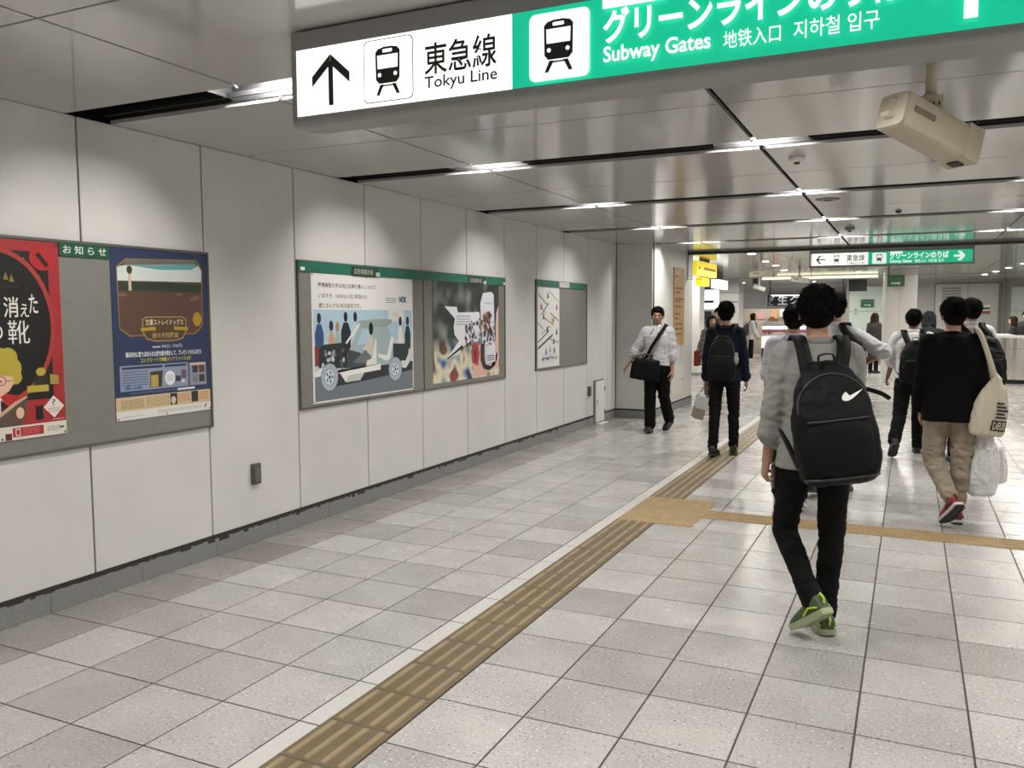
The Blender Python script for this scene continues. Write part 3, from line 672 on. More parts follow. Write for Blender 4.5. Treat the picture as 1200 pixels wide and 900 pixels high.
P.wpoly([(5.53, 1.07), (5.52, 1.26), (5.76, 1.27), (5.77, 1.09)], 'D5D6DE'); P.lines(5.56, 1.10, 5.74, 1.17, 3, '4A4E5C', 33)
P.done()

# --- board C
bC = board('small_notice_board', 6.885, .912, 8.68, 2.03, 'grey notice board with green header and one narrow white poster', .085)
boxo('header_gap', (.0185, 7.63-6.885, 1.952-.912), (.0195, 7.98-6.885, 2.022-.912), mat('plate_pale', (.5, .49, .46), .5), bC)
t, P = sheet('seminar_poster', 6.938, .942, 7.645, 1.943, 'narrow white poster with scattered diagonal lines and blue title')
random.seed(9)
for y0, z0, y1, z1 in ((6.95, 1.86, 7.25, 1.72), (7.3, 1.90, 7.62, 1.76), (7.0, 1.72, 7.2, 1.62), (6.95, 1.50, 7.12, 1.42), (7.15, 1.56, 7.45, 1.47), (7.05, 1.60, 7.30, 1.75), (7.05, 1.36, 7.35, 1.46), (7.35, 1.62, 7.62, 1.52), (6.95, 1.26, 7.3, 1.40), (7.3, 1.30, 7.62, 1.24)):
    d = .010; P.wpoly([(y0, z0-d), (y1, z1-d), (y1, z1+d), (y0, z0+d)], random.choice(['5A5C60', '8A8C90', 'A8A090', '74685C']))
P.wpoly([(6.95, 1.17), (7.42, 1.33), (7.42, 1.36), (6.95, 1.20)], '4A4C50')
for y, z, h in ((7.26, 1.84, '4A4C54'), (7.55, 1.70, 'A8554A'), (7.05, 1.70, 'B05A50'), (7.12, 1.58, '44464C'), (7.40, 1.52, 'B89A60'), (7.44, 1.54, 'A88850'), (7.24, 1.42, '3C4660'), (7.55, 1.38, '2E3036'), (7.45, 1.26, '383C44'), (7.20, 1.14, '6A6A6A'), (7.33, 1.16, '9A9A96'), (7.47, 1.15, '5A5C5A')):
    P.wpoly([(y-.03, z-.04), (y+.035, z-.03), (y+.02, z+.03), (y-.005, z+.045)], h)
P.lines(7.10, 1.09, 7.55, 1.105, 1, '9A9C9E', 41)
P.text('今後起業家塾', 7.06, 1.01, 7.58, 1.075, '2A3A72', .04)
P.done()

# --- small fittings on the wall
def wallbox(name, y0, y1, z0, z1, label, cat):
    e = empty(name, (W, (y0+y1)/2, z0), 0, label, cat)
    obj('cover', bbox((0, -(y1-y0)/2, 0), (.028, (y1-y0)/2, z1-z0), .006, 2), mat('cover_grey', (.085, .085, .08), .45), e)
    obj('lid', bbox((.026, -(y1-y0)/2+.010, .014), (.034, (y1-y0)/2-.010, z1-z0-.03), .003, 2), mat('cover_grey2', (.11, .11, .10), .4), e)
    return e
wallbox('socket_cover', 1.942, 2.022, .416, .562, 'dark grey covered socket on the bare panel between notice boards', 'socket')
wallbox('socket_cover', 8.74, 8.83, .436, .580, 'dark grey covered socket beside the white wall hatch', 'socket')
hat = empty('wall_hatch', (W, 9.02, 0), 0, 'narrow white service hatch low on the panel wall', 'hatch')
boxo('frame', (.0, -.03, .0), (.012, .40, .645), M_FRAME, hat)
boxo('door', (.010, .0, .03), (.030, .37, .628), mat('hatch_white', (.70, .69, .66), .4), hat, .003)
boxo('latch', (.030, .045, .30), (.036, .065, .36), M_FRAME, hat)
for z in (.13, .47): boxo('hinge', (.012, .372, z), (.034, .402, z+.06), M_DGREY, hat)
boxo('sill_plate', (.0, .0, .001), (.10, .36, .010), mat('sill_white', (.7, .7, .68), .4), hat)

# ================================================================ HANGING DIRECTION SIGNS
M_SW = mat('sign_white_glow', (.9, .9, .88), .3, emit=1.15, ecol=(1, .985, .94))
M_SG = mat('sign_green_glow', (.0, .42, .25), .3, emit=.75, ecol=(.005, .52, .29))
M_SWT = mat('sign_white_on_green', (.9, .92, .9), .3, emit=.85, ecol=(.95, 1, .97))
M_SK = mat('sign_ink', (.012, .011, .010), .5)
M_SY = mat('sign_yellow_glow', (.9, .72, .02), .3, emit=.75, ecol=(1, .78, .02))
RX = (1, 0, 0)
class Face:
    """printed face of a sign in the x-z plane looking toward -y"""
    def __init__(s, parent, y): s.p, s.y, s.n, s.by = parent, y, 0, {}
    def poly(s, pts, m):
        s.n += 1; y = s.y-.0006*s.n
        s.by.setdefault(m.name, (m, BM()))
        poly(s.by[m.name][1], [(a, y, b) for a, b in pts])
    def rect(s, x0, z0, x1, z1, m, r=0):
        if not r: s.poly([(x0, z0), (x1, z0), (x1, z1), (x0, z1)], m); return
        pts = []
        for cx, cz, a0 in ((x1-r, z0+r, -pi/2), (x1-r, z1-r, 0), (x0+r, z1-r, pi/2), (x0+r, z0+r, pi)):
            for i in range(5): pts.append((cx+r*cos(a0+i*pi/8), cz+r*sin(a0+i*pi/8)))
        s.poly(pts, m)
    def text(s, body, x0, z0, x1, z1, m, bold=0):
        s.n += 1; return text('lettering', body, ((x0+x1)/2, s.y-.0006*s.n, (z0+z1)/2), RX, UZ, x1-x0, z1-z0, m, s.p, bold)
    def train(s, cx, z0, h, ink, paper):
        k = h
        s.poly([(cx-.30*k, z0), (cx-.22*k, z0), (cx-.10*k, z0+.22*k), (cx-.2*k, z0+.22*k)], ink)
        s.poly([(cx+.22*k, z0), (cx+.30*k, z0), (cx+.2*k, z0+.22*k), (cx+.10*k, z0+.22*k)], ink)
        s.poly([(cx-.22*k, z0+.24*k), (cx+.22*k, z0+.24*k), (cx+.30*k, z0+.33*k), (cx+.31*k, z0+.90*k), (cx+.24*k, z0+.97*k), (cx+.1*k, z0+k), (cx-.1*k, z0+k), (cx-.24*k, z0+.97*k), (cx-.31*k, z0+.90*k), (cx-.30*k, z0+.33*k)], ink)
        s.poly([(cx-.25*k, z0+.55*k), (cx+.25*k, z0+.55*k), (cx+.26*k, z0+.83*k), (cx-.26*k, z0+.83*k)], paper)
        s.rect(cx-.12*k, z0+.88*k, cx+.12*k, z0+.95*k, paper, .02*k)
        for q in (-1, 1): s.poly([(cx+q*.2*k+.045*k*cos(i*pi/5), z0+.42*k+.045*k*sin(i*pi/5)) for i in range(10)], paper)
        s.rect(cx-.13*k, z0+.17*k, cx+.13*k, z0+.20*k, ink)
    def arrow(s, cx, cz, L, ang, m, w=.17):
        c, n = cos(ang), sin(ang)
        def T(a, b): return (cx+a*c-b*n, cz+a*n+b*c)
        s.poly([T(-L/2, -w*L/2), T(L/2-.14*L, -w*L/2), T(L/2-.14*L, w*L/2), T(-L/2, w*L/2)], m)
        h = 1.75*w*L
        for q in (-1, 1):
            pts = [T(L/2, 0), T(L/2-.40*L, q*.46*L), T(L/2-.40*L-h, q*.46*L), T(L/2-h, 0)]
            s.poly(pts if q > 0 else pts[::-1], m)
    def done(s, name='print'):
        for m, b in s.by.values():
            bmesh.ops.recalc_face_normals(b, faces=b.faces[:])
            for f in b.faces:
                if f.normal.y > 0: f.normal_flip()
            obj(name, b, m, s.p)
def casing(t, L, h, d, lip=.03, rr=.02):
    bm = BM(); pts = []
    for cy, cz, a0 in ((d-.004, h-.004, 0), (.004, h-.004, pi/2), (rr, rr, pi), (d-rr, rr, 1.5*pi)):
        r = .004 if cz > h/2 else rr
        for i in range(5): pts.append((cy+r*cos(a0+i*pi/8), cz+r*sin(a0+i*pi/8)))
    rings(bm, [[(0, a, b) for a, b in pts], [(L, a, b) for a, b in pts]])
    bmesh.ops.recalc_face_normals(bm, faces=bm.faces[:])
    obj('casing', bm, M_STEEL, t)
def direction_sign(x0, x1, y, z0, z1, label, arrows, d=.17):
    t = empty('direction_sign', (x0, y, z0), 0, label, 'sign'); L, h = x1-x0, z1-z0
    casing(t, L, h, d)
    boxo('mount', (.02, .03, h), (L-.02, d-.03, H-z0), M_DGREY, t)
    F = Face(t, -.001); a0, b0, b1 = .025, .035, h-.07; g = .940*(L/2.52)
    k = (b1-b0)/.25
    F.rect(a0, b0, g, b1, M_SW); F.rect(g, b0, L-.025, b1, M_SG)
    zc = (b0+b1)/2
    q = L/2.52
    F.arrow(.186*q, zc-.002, .19*k, arrows[0], M_SK, .115)
    F.rect(.337*q, b0+.014*k, .550*q, b1-.010*k, M_SK, .02); F.rect(.340*q, b0+.017*k, .547*q, b1-.013*k, M_SW, .019)
    F.train(.443*q, b0+.038*k, .172*k, M_SK, M_SW)
    F.text('東急線', .600*q, zc-.040, .886*q, zc+.070, M_SK, .012); F.text('Tokyu Line', .600*q, zc-.098, .888*q, zc-.045, M_SK, .012)
    F.rect(1.008*q, b0+.010*k, 1.221*q, b1-.020*k, M_SWT, .022); F.train(1.113*q, b0+.036*k, .168*k, M_SK, M_SWT)
    F.rect(1.266*q, b1-.040, 1.468*q, b1-.002, M_SWT)
    F.text('グリーンラインのりば', 1.268*q, zc-.026, 2.15*q, zc+.082, M_SWT, .03)
    F.text('Subway Gates', 1.270*q, zc-.098, 1.612*q, zc-.034, M_SWT, .02); F.text('地铁入口', 1.65*q, zc-.092, 1.816*q, zc-.040, M_SWT, .005); F.text('지하철 입구', 1.852*q, zc-.092, 2.081*q, zc-.040, M_SWT, .005)
    F.arrow(2.306*q, zc, .20*k, arrows[1], M_SWT, .17)
    F.done()
    return t
direction_sign(1.548, 4.068, .111, 2.32, 2.672, 'backlit hanging direction sign with two upward arrows, white and green', (pi/2, pi/2))
direction_sign(2.14, 4.60, 12.62, 2.375, 2.70-.02, 'backlit hanging direction sign with left and right arrows beyond the smoke barrier', (pi, 0), .15)

# ================================================================ SECURITY CAMERAS
def housing(name, loc, heading, tilt, L, w, h, pole_top, label, m=M_BEIGE):
    t = empty(name, loc, 0, label, 'camera')
    R = Matrix.Rotation(heading, 4, 'Z') @ Matrix.Rotation(tilt, 4, 'X')
    def put(o): o.matrix_local = R; return o
    # body runs along local +y from 0 to L; near end at y=0
    e = w*.13
    R_ = []
    for y, s in ((0, .93), (.012, 1), (L-.03, 1), (L, .94)):
        R_.append(ell((0, y, -h/2), (w/2*s, 0, 0), (0, 0, h/2*s), 24, 6))
    bm = BM(); rings(bm, R_); bmesh.ops.recalc_face_normals(bm, faces=bm.faces[:]); put(obj('body', bm, m, t, False))
    put(obj('hood', bbox((-w*.507, L*.80, -h*.99), (w*.507, L*1.01, .002), .004, 2), m, t))
    bm = BM(); cone(bm, (w*.02, -.006, -h*.20), (w*.02, .004, -h*.20), .010, .010, 12); put(obj('screw', bm, mat('chrome', (.7, .7, .7), .15, metal=1), t, True))
    put(boxo('sticker', (-w*.36, -.002, -h*.62), (-w*.08, .001, -h*.50), mat('sticker_white', (.7, .68, .6), .5), t))
    put(boxo('sticker', (-w*.18, -.002, -h*.76), (w*.12, .001, -h*.68), mat('sticker_dim', (.25, .22, .16), .5), t))
    put(boxo('label_plate', (w*.5-.001, L*.10, -h*.52), (w*.5+.003, L*.36, -h*.36), mat('plate_brown', (.16, .13, .08), .5), t))
    put(boxo('cable_gland', (-w*.18, L*.86, -h-.006), (w*.18, L*.95, -h+.01), M_DGREY, t))
    # bracket and pole
    c = R @ Vector((0, L*.45, 0))
    boxo('bracket', (c.x-.045, c.y-.04, c.z-.005), (c.x+.045, c.y+.04, c.z+.055), m, t)
    bm = BM()
    for i in range(4): box(bm, (c.x-.032+.02*i, c.y-.0415, c.z+.008+.006*(i % 2)), (c.x-.026+.02*i, c.y-.04, c.z+.03))
    obj('slot', bm, M_DGREY, t)
    bm = BM(); tube(bm, [(c.x, c.y, c.z+.05), (c.x, c.y, pole_top-loc[2])], .022, 14); obj('pole', bm, m, t, True)
    bm = BM(); tube(bm, [(c.x, c.y, c.z+.045), (c.x, c.y, c.z+.065)], .028, 14); obj('collar', bm, m, t, True)
    bm = BM(); tube(bm, [(c.x, c.y, pole_top-loc[2]-.014), (c.x, c.y, pole_top-loc[2])], .05, 18); obj('flange', bm, m, t, True)
    return t
pc = ony(1050, 108, 1.18)
housing('security_camera', pc, radians(-40), radians(-16), .45, .14, .145, H, 'beige box security camera on a ceiling pole past the first hanging sign')
pc = ony(878, 318, 14.2)
housing('security_camera', pc, radians(-70), radians(4), .50, .15, .12, H, 'pale box security camera on a ceiling pole beyond the smoke barrier', mat('camera_pale', (.55, .53, .48), .4))
pc = ony(928, 324, 18.0)
housing('security_camera', pc, radians(-60), radians(-6), .40, .11, .12, H, 'small pale box security camera nearest the lit cove', mat('camera_pale', (.55, .53, .48), .4))
pc = ony(885, 331, 20.0)
t = empty('bullet_camera', pc, 0, 'white bullet camera hanging from a black bracket before the shop', 'camera')
bm = BM(); tube(bm, [(-.03, 0, -.10), (.24, .08, -.19)], .06, 14); obj('body', bm, M_WHITEP, t, True)
bm = BM(); tube(bm, [(.10, .04, -.11), (.10, .04, H-pc.z)], .018, 10); obj('stem', bm, M_WHITEP, t, True)
boxo('bracket', (-.06, -.04, -.03), (.06, .06, .10), M_BLACK, t)

# detectors on the ceiling
def detector(x, y, r, h, label, m=M_WHITEP):
    t = empty('smoke_detector', (x, y, H), 0, label, 'detector'); bm = BM()
    rings(bm, [ell((0, 0, z), (r*k, 0, 0), (0, r*k, 0), 24) for k, z in ((1, 0), (1, -h*.35), (.86, -h*.6), (.5, -h*.72))]); bmesh.ops.recalc_face_normals(bm, faces=bm.faces[:]); obj('base', bm, m, t, True)
    bm = BM(); rings(bm, [ell((0, 0, z), (r*.36*k, 0, 0), (0, r*.36*k, 0), 16) for k, z in ((1, -h*.6), (1, -h*.95), (.7, -h))]); bmesh.ops.recalc_face_normals(bm, faces=bm.faces[:]); obj('sensor', bm, M_DGREY, t, True)
q = onz(934, 184, H); detector(q.x, q.y, .055, .05, 'small white smoke detector beside the wide middle ceiling seam')
q = onz(970, 233.5, H); detector(q.x, q.y, .11, .016, 'flat grey ceiling loudspeaker disc between two lamp channels', mat('disc_grey', (.2, .2, .19), .5))
q = onz(996, 267, H); detector(q.x, q.y, .06, .05, 'grey smoke detector nearest the smoke barrier', mat('disc_grey', (.2, .2, .19), .5))
q = onz(1053, 247, H); detector(q.x, q.y, .03, .03, 'tiny dark ceiling sprinkler between the far lamp channels', M_DGREY)

# ================================================================ CORNER WALL GUIDE
t = empty('floor_guide', (XS, 11.24, 1.10), 0, 'tall orange floor guide panel on the corner wall', 'sign')
boxo('panel', (0, 0, 0), (.012, .70, 1.28), mat('guide_orange', (.47, .27, .085), .5), t)
bm = BM(); random.seed(4)
for z, w_ in ((1.12, .2), (.93, .5), (.86, .3), (.75, .55), (.71, .35), (.62, .4), (.50, .3), (.42, .25), (.33, .45), (.25, .5), (.16, .4)): box(bm, (.012, .08, z), (.014, .08+w_, z+.022))
obj('print', bm, mat('guide_ink', (.10, .055, .02), .6), t)
bm = BM(); poly(bm, [(.0135, .20+.10*cos(i*pi/8), 1.15+.07*sin(i*pi/8)) for i in range(16)]); obj('roundel', bm, mat('guide_pale', (.55, .36, .16), .6), t)
# white service box at the foot of the corner wall
t = empty('service_panel', (XS, 11.15, .14), 0, 'pale flush service panel low on the corner wall', 'panel')
boxo('plate', (0, 0, .10), (.010, .80, .60), mat('plate_ivory', (.66, .64, .58), .4), t)
boxo('latch', (.010, .70, .33), (.016, .73, .37), M_FRAME, t)

# ================================================================ FAR CONCOURSE
def downlight(px, py, label):
    q = onz(px, py, H); t = empty('downlight', (q.x, q.y, H), 0, label, 'lamp', 'round downlights in the far concourse ceiling')
    bm = BM(); rings(bm, [ell((0, 0, z), (r, 0, 0), (0, r, 0), 24) for r, z in ((.095, .0), (.095, -.008), (.08, -.008), (.075, -.002))], cap=False); obj('trim_ring', bm, M_WHITEP, t, True)
    bm = BM(); rings(bm, [ell((0, 0, -.001), (.076, 0, 0), (0, .076, 0), 10), ell((0, 0, -.004), (.07, 0, 0), (0, .07, 0), 10)]); bmesh.ops.recalc_face_normals(bm, faces=bm.faces[:])
    for f in bm.faces: f.material_index = 0 if f.normal.z < -.9 else 1
    obj('lamp', bm, [M_DOWN, M_WHITEP], t)
A = 'round recessed downlight in the row leading toward the shop, '
for p, s in zip([(881, 297.3), (896.5, 306), (909, 311), (919, 316.5)], ['next to the smoke barrier', 'second from the smoke barrier', 'third from the smoke barrier', 'last before the shop']): downlight(*p, A+s)
A = 'round recessed downlight in the row beside the round column, '
for p, s in zip([(1070, 316.6), (1065, 320), (1058, 323.5), (1053, 326)], ['first over the column', 'second past the column', 'third past the column', 'last before the door wall']): downlight(*p, A+s)
A = 'round recessed downlight in the row over the steel counter, '
for p, s in zip([(1200, 308.7), (1182, 313.5), (1167, 318), (1154, 321.5)], ['nearest the smoke barrier', 'second from the smoke barrier', 'third from the smoke barrier', 'last before the door wall']): downlight(*p, A+s)
downlight(1006, 318.6, 'round recessed downlight near the mint wall, the one over the lit cove'); downlight(1007, 325.3, 'round recessed downlight near the mint wall, the one nearest the wall')
for i, (x, y) in enumerate(((-1.5, 15.0), (-1.5, 19), (-1.5, 23), (-1.5, 27), (-3.6, 17), (-3.6, 22), (-3.6, 27), (.8, 23), (.8, 27), (3.6, 15.2), (3.6, 17.6), (5.7, 14), (5.9, 16.4), (-.6, 31.9), (.6, 31.9), (-1.8, 31.9))):  # extra downlights added for their light; the last three brighten the shop
    q = toPx((x, y, H)); downlight(q[0], q[1], 'added round recessed downlight that lights the concourse and the shop')

# back wall with steel door and mint glass panels
YW = 28.0
def wx(px, Y=YW): return ony(px, 370, Y).x
def wz(py, px=1068, Y=YW): return ony(px, py, Y).z
XM0, XM1 = wx(995), wx(1030)
bm = BM(); box(bm, (XM0-.05, YW, 0), (XR, YW+.2, H)); wb = tag(obj('wall_far', bm, mat('far_grey', (.36, .355, .34), .45)), 'grey wall with steel double door beyond the round column', 'wall', kind='structure')
bm = BM(); box(bm, (XM0-.10, YW, 0), (XM0-.05, YF, H)); tag(obj('wall_shop_side', bm, mat('far_grey', (.36, .355, .34), .45)), 'side wall between the shop and the mint panels', 'wall', kind='structure')
M_MINT = mat('mint_glass', (.58, .68, .63), .12, coat=.5)
zj = wz(365, 1012)
ga = empty('mint_panel', (0, 0, 0), 0, 'mint green glass wall panel beside the round column', 'panel')
boxo('glass', (XM0, YW-.03, .45), (XM1+.5, YW-.004, zj-.01), M_MINT, ga); boxo('glass', (XM0, YW-.03, zj+.01), (XM1+.5, YW-.004, wz(336, 1012)), M_MINT, ga)
boxo('plinth', (XM0, YW-.025, 0), (XM1+.5, YW-.004, .43), mat('plinth_grey', (.25, .25, .24), .5), ga)
for z in (zj+.07, zj-.07):
    for x in (XM0+.2, XM1+.1): bm = BM(); cone(bm, (x, YW-.05, z), (x, YW-.03, z), .03, .03, 12); obj('bolt', bm, mat('chrome', (.7, .7, .7), .15, metal=1), ga)
gx0 = wx(1184)
gb = empty('mint_panel', (0, 0, 0), 0, 'mint green glass wall panel behind the steel counter', 'panel')
boxo('glass', (gx0, YW-.03, .3), (XR-.06, YW-.004, zj-.01), M_MINT, gb); boxo('glass', (gx0, YW-.03, zj+.01), (XR-.06, YW-.004, H-.25), M_MINT, gb)
for z in (zj+.07, zj-.07): bm = BM(); cone(bm, (wx(1191), YW-.05, z), (wx(1191), YW-.03, z), .03, .03, 12); obj('bolt', bm, mat('chrome', (.7, .7, .7), .15, metal=1), gb)
dx0, dx1, dz = wx(1094), wx(1170), wz(331, 1130)
dr = tag(empty('door_1', (0, 0, 0)), 'grey steel double service door with louvre grille', 'door', kind='structure')
M_DOOR = mat('door_grey', (.47, .465, .445), .4)
boxo('door_frame', (dx0, YW-.03, 0), (dx1+.1, YW-.001, dz), mat('door_frame_grey', (.20, .20, .19), .4), dr)
xm = wx(1133)
boxo('door_leaf', (dx0+.04, YW-.05, .01), (xm-.01, YW-.02, dz-.05), M_DOOR, dr); boxo('door_leaf', (xm+.01, YW-.05, .01), (dx1-.02, YW-.02, dz-.05), M_DOOR, dr)
lx0, lx1 = wx(1103), wx(1125)
for i in range(7):
    z = wz(337, 1114)-.09*i-.05; boxo('louvre_slat', (lx0, YW-.062, z), (lx1, YW-.05, z+.055), mat('louvre_grey', (.24, .24, .23), .5), dr)
boxo('notice_plate', (wx(1149), YW-.055, wz(364, 1155)), (wx(1160), YW-.05, wz(357, 1155)), M_PAPER, dr); boxo('notice_plate', (wx(1149), YW-.055, wz(368, 1155)), (wx(1160), YW-.05, wz(364.3, 1155)), mat('notice_red', (.30, .08, .08), .5), dr)
boxo('notice_plate', (wx(1149.5), YW-.058, wz(362.5, 1155)), (wx(1159.5), YW-.0555, wz(360.5, 1155)), M_SK, dr)
boxo('pilaster', (wx(1173), YW-.20, 0), (wx(1176), YW-.001, H), mat('door_frame_grey', (.20, .20, .19), .4), dr)

# round column
colm = empty('round_column', (3.46, 20.35, 0), 0, 'white panelled round column beyond the crowd', 'column')
for i in range(4):
    bm = BM(); a0 = -pi/2+i*pi/2+.006; a1 = a0+pi/2-.012; pts = [(a0+(a1-a0)*k/10) for k in range(11)]
    rings(bm, [[(.385*cos(a), .385*sin(a), z) for a in pts]+[(.36*cos(a), .36*sin(a), z) for a in reversed(pts)] for z in (.0, H-.001)])
    bmesh.ops.recalc_face_normals(bm, faces=bm.faces[:]); obj('cladding', bm, mat('column_white', (.66, .65, .62), .35), colm)
bm = BM(); tube(bm, [(0, 0, 0), (0, 0, H)], .36, 24); obj('core', bm, M_JOINT, colm)
def small_sign(name, px0, py0, px1, py1, Y, label, post=False):
    a, b = ony(px0, py0, Y), ony(px1, py1, Y); t = empty(name, (a.x, Y, b.z), 0, label, 'sign'); w_, h_ = b.x-a.x, a.z-b.z
    boxo('plate', (0, 0, 0), (w_, .03, h_), mat('exit_green', (.008, .085, .035), .4, emit=.05, ecol=(.02, .3, .12)), t)
    F = Face(t, -.001); ww = mat('exit_white', (.6, .68, .6), .4)
    F.rect(w_*.22, h_*.22, w_*.66, h_*.34, ww); F.poly([(w_*.62, h_*.14), (w_*.80, h_*.28), (w_*.62, h_*.42)], ww)
    for q in range(6): F.rect(w_*(.08+.14*q), h_*.62, w_*(.08+.14*q+.09), h_*.72, mat('exit_dim', (.12, .25, .16), .5))
    F.rect(w_*.08, h_*.84, w_*.3, h_*.9, mat('exit_dim', (.12, .25, .16), .5)); F.done()
    if post:
        bm = BM(); tube(bm, [(.02, .015, h_), (.02, .015, H-b.z)], .012, 8); obj('hanger', bm, M_DGREY, t)
small_sign('exit_sign', 1040, 322.5, 1060, 335.5, 19.6, 'dark green arrow sign hanging before the round column', True)
small_sign('exit_sign', 1009, 351, 1024, 360, YW-.07, 'green arrow sign on the mint glass wall panel')

# stainless counter
ct = empty('steel_counter', (5.42, 19.5, 0), 0, 'curved stainless steel information counter with pale top', 'counter')
M_INOX = mat('stainless', (.78, .76, .73), .14, metal=1, bump=.02, bscale=4)
def cpath(off, n=12):
    # rounded corner then straight along +x
    pts = [(off, 2.2)]
    for i in range(n+1):
        a = pi+pi/2*i/n; r = .55-off*.0; pts.append((.55+(.55-off)*cos(a), .55+(.55-off)*sin(a)))
    pts.append((XR-5.42-.08, off)); return pts
for k, (z0, z1) in enumerate(((.10, .80), (.805, 1.05))):
    bm = BM(); o_, i_ = cpath(0), cpath(.03)
    rings(bm, [[(x, y, z) for x, y in o_]+[(x, y, z) for x, y in reversed(i_)] for z in (z0, z1)]); bmesh.ops.recalc_face_normals(bm, faces=bm.faces[:])
    obj('front_panel', bm, M_INOX, ct, False)
bm = BM(); o_, i_ = cpath(.05), cpath(.08); rings(bm, [[(x, y, z) for x, y in o_]+[(x, y, z) for x, y in reversed(i_)] for z in (0, .10)]); obj('plinth', bm, M_BLACK, ct)
bm = BM(); o_, i_ = cpath(-.04), cpath(.5); rings(bm, [[(x, y, z) for x, y in o_]+[(x, y, z) for x, y in reversed(i_)] for z in (1.05, 1.10)]); bmesh.ops.recalc_face_normals(bm, faces=bm.faces[:]); obj('counter_top', bm, mat('counter_white', (.68, .68, .66), .25), ct)

# lit cove along the concourse
a = ony(893, 322, 22.5); b = ony(1029, 321, 22.5)
t = empty('light_cove', (a.x, 22.5, H), 0, 'long warm light cove under the concourse ceiling', 'lamp')
boxo('trough', (0, 0, -.10), (b.x-a.x, .3, -.001), mat('cove_white', (.6, .6, .58), .4), t)
boxo('lamp', (0, -.012, -.085), (b.x-a.x, -.001, -.02), mat('cove_glow', (1, .95, .8), .5, emit=1.4, ecol=(1, .93, .68)), t)
boxo('screen', (b.x-a.x-.75, .3, -.45), (b.x-a.x-.28, .36, -.12), M_BLACK, t)

# shop at the end
YS = 31.0
sx0, sx1 = ony(866, 350, YS).x, XM0-.10
M_SHG = mat('shop_grey', (.58, .585, .60), .5, var=.05, vscale=5)
z0f, z1f = ony(900, 362, YS).z, ony(900, 338, YS).z
t = empty('shop_fascia', (sx0, YS, z0f), 0, 'blue-grey panel fascia above the cake shop front', 'fascia')
n = 4; w_ = (sx1-sx0)/n
for i in range(n): boxo('fascia_panel', (w_*i+.01, 0, 0), (w_*(i+1)-.01, .1, H-z0f-.02), M_SHG, t)
boxo('light_rail', (1.25, -.25, .48), (sx1-sx0-.4, -.22, .52), mat('rail_glow', (1, 1, 1), .5, emit=2.5), t)
aa, bb = ony(900, 345, YS-.2), ony(990, 357.5, YS-.2)
t = empty('shop_sign', (aa.x, YS-.2, bb.z), 0, 'black shop sign with white Japanese lettering', 'sign')
w_, h_ = bb.x-aa.x, aa.z-bb.z
boxo('board', (0, 0, 0), (w_, .05, h_), mat('shop_sign_black', (.02, .021, .023), .5), t); boxo('hanger', (.05, .02, h_), (.08, .05, H-bb.z), M_DGREY, t); boxo('hanger', (w_-.08, .02, h_), (w_-.05, .05, H-bb.z), M_DGREY, t)
F = Face(t, -.001); ww = mat('shop_white', (.8, .8, .78), .5, emit=.25, ecol=(1, 1, 1))
F.text('コ', .05, h_*.66, .22, h_*.95, ww, 0); F.text('テ', .05, h_*.36, .22, h_*.62, ww, 0); F.text('し', .05, h_*.06, .22, h_*.32, ww, 0)
F.text('生', .36, .03, .72, h_-.03, ww, .02); F.text('ク', .80, .05, 1.14, h_-.04, ww, .02); F.text('リ', 1.2, .05, 1.48, h_-.04, ww, .02)
F.text('ーム', 1.55, .05, 2.1, h_-.04, ww, .02); F.done()
bm = BM(); box(bm, (XL, YF, 0), (XM0-.1, YF+.1, H)); tag(obj('wall_shop_back', bm, mat('shop_tan', (.42, .37, .30), .6, var=.08, vscale=3)), 'tan rear wall of the cake shop', 'wall', kind='structure')
# display cases
M_CASE = mat('case_white', (.75, .74, .74), .3); M_CLIT = mat('case_glow', (1, 1, 1), .5, emit=4.0, ecol=(1, .97, .95))
for i, (p0, p1, lab) in enumerate(((892, 925, 'white lit cake display case nearest the shop wall column'), (926, 968, 'white lit cake display case at the middle of the shop front'))):
    a, b = ony(p0, 410, 29.6).x, ony(p1, 410, 29.6).x
    t = empty('display_case', (a, 29.6, 0), 0, lab, 'display case'); L = b-a
    boxo('plinth', (0, .03, 0), (L, .7, .36), mat('case_dark', (.05, .045, .045), .5), t)
    boxo('red_panel', (L*.25, .02, .06), (L*.7, .03, .32), mat('case_red', (.30, .03, .03), .5), t)
    boxo('body', (0, 0, .36), (L, .7, .80), mat('case_body_glow', (.75, .74, .74), .3, emit=.55, ecol=(1, .97, .95)), t)  # body given its own glow to look brighter; no lamp stands behind it
    boxo('lamp_strip', (0.02, -.01, 1.08), (L-.02, .02, 1.16), M_CLIT, t)
    boxo('price_strip', (.02, -.02, .95), (L-.02, -.005, 1.02), mat('case_pink', (.55, .06, .12), .5), t)
    boxo('shelf', (0, .05, .86), (L, .68, .88), M_CASE, t); boxo('back_panel', (0, .64, .80), (L, .7, 1.3), M_CASE, t); boxo('top', (0, 0, 1.3), (L, .7, 1.34), M_CASE, t)
    for k in range(7): 
        o = boxo('cake', (.06+.15*k, .12, .88), (.15+.15*k, .3, .94), flat(random.choice(['E8DCD0', 'C9803E', '8A2A2A', 'F0E8E0'])), t) if .15+.15*k < L else None
    boxo('glass', (0, -.003, .80), (L, .004, 1.3), M_GLASS, t)
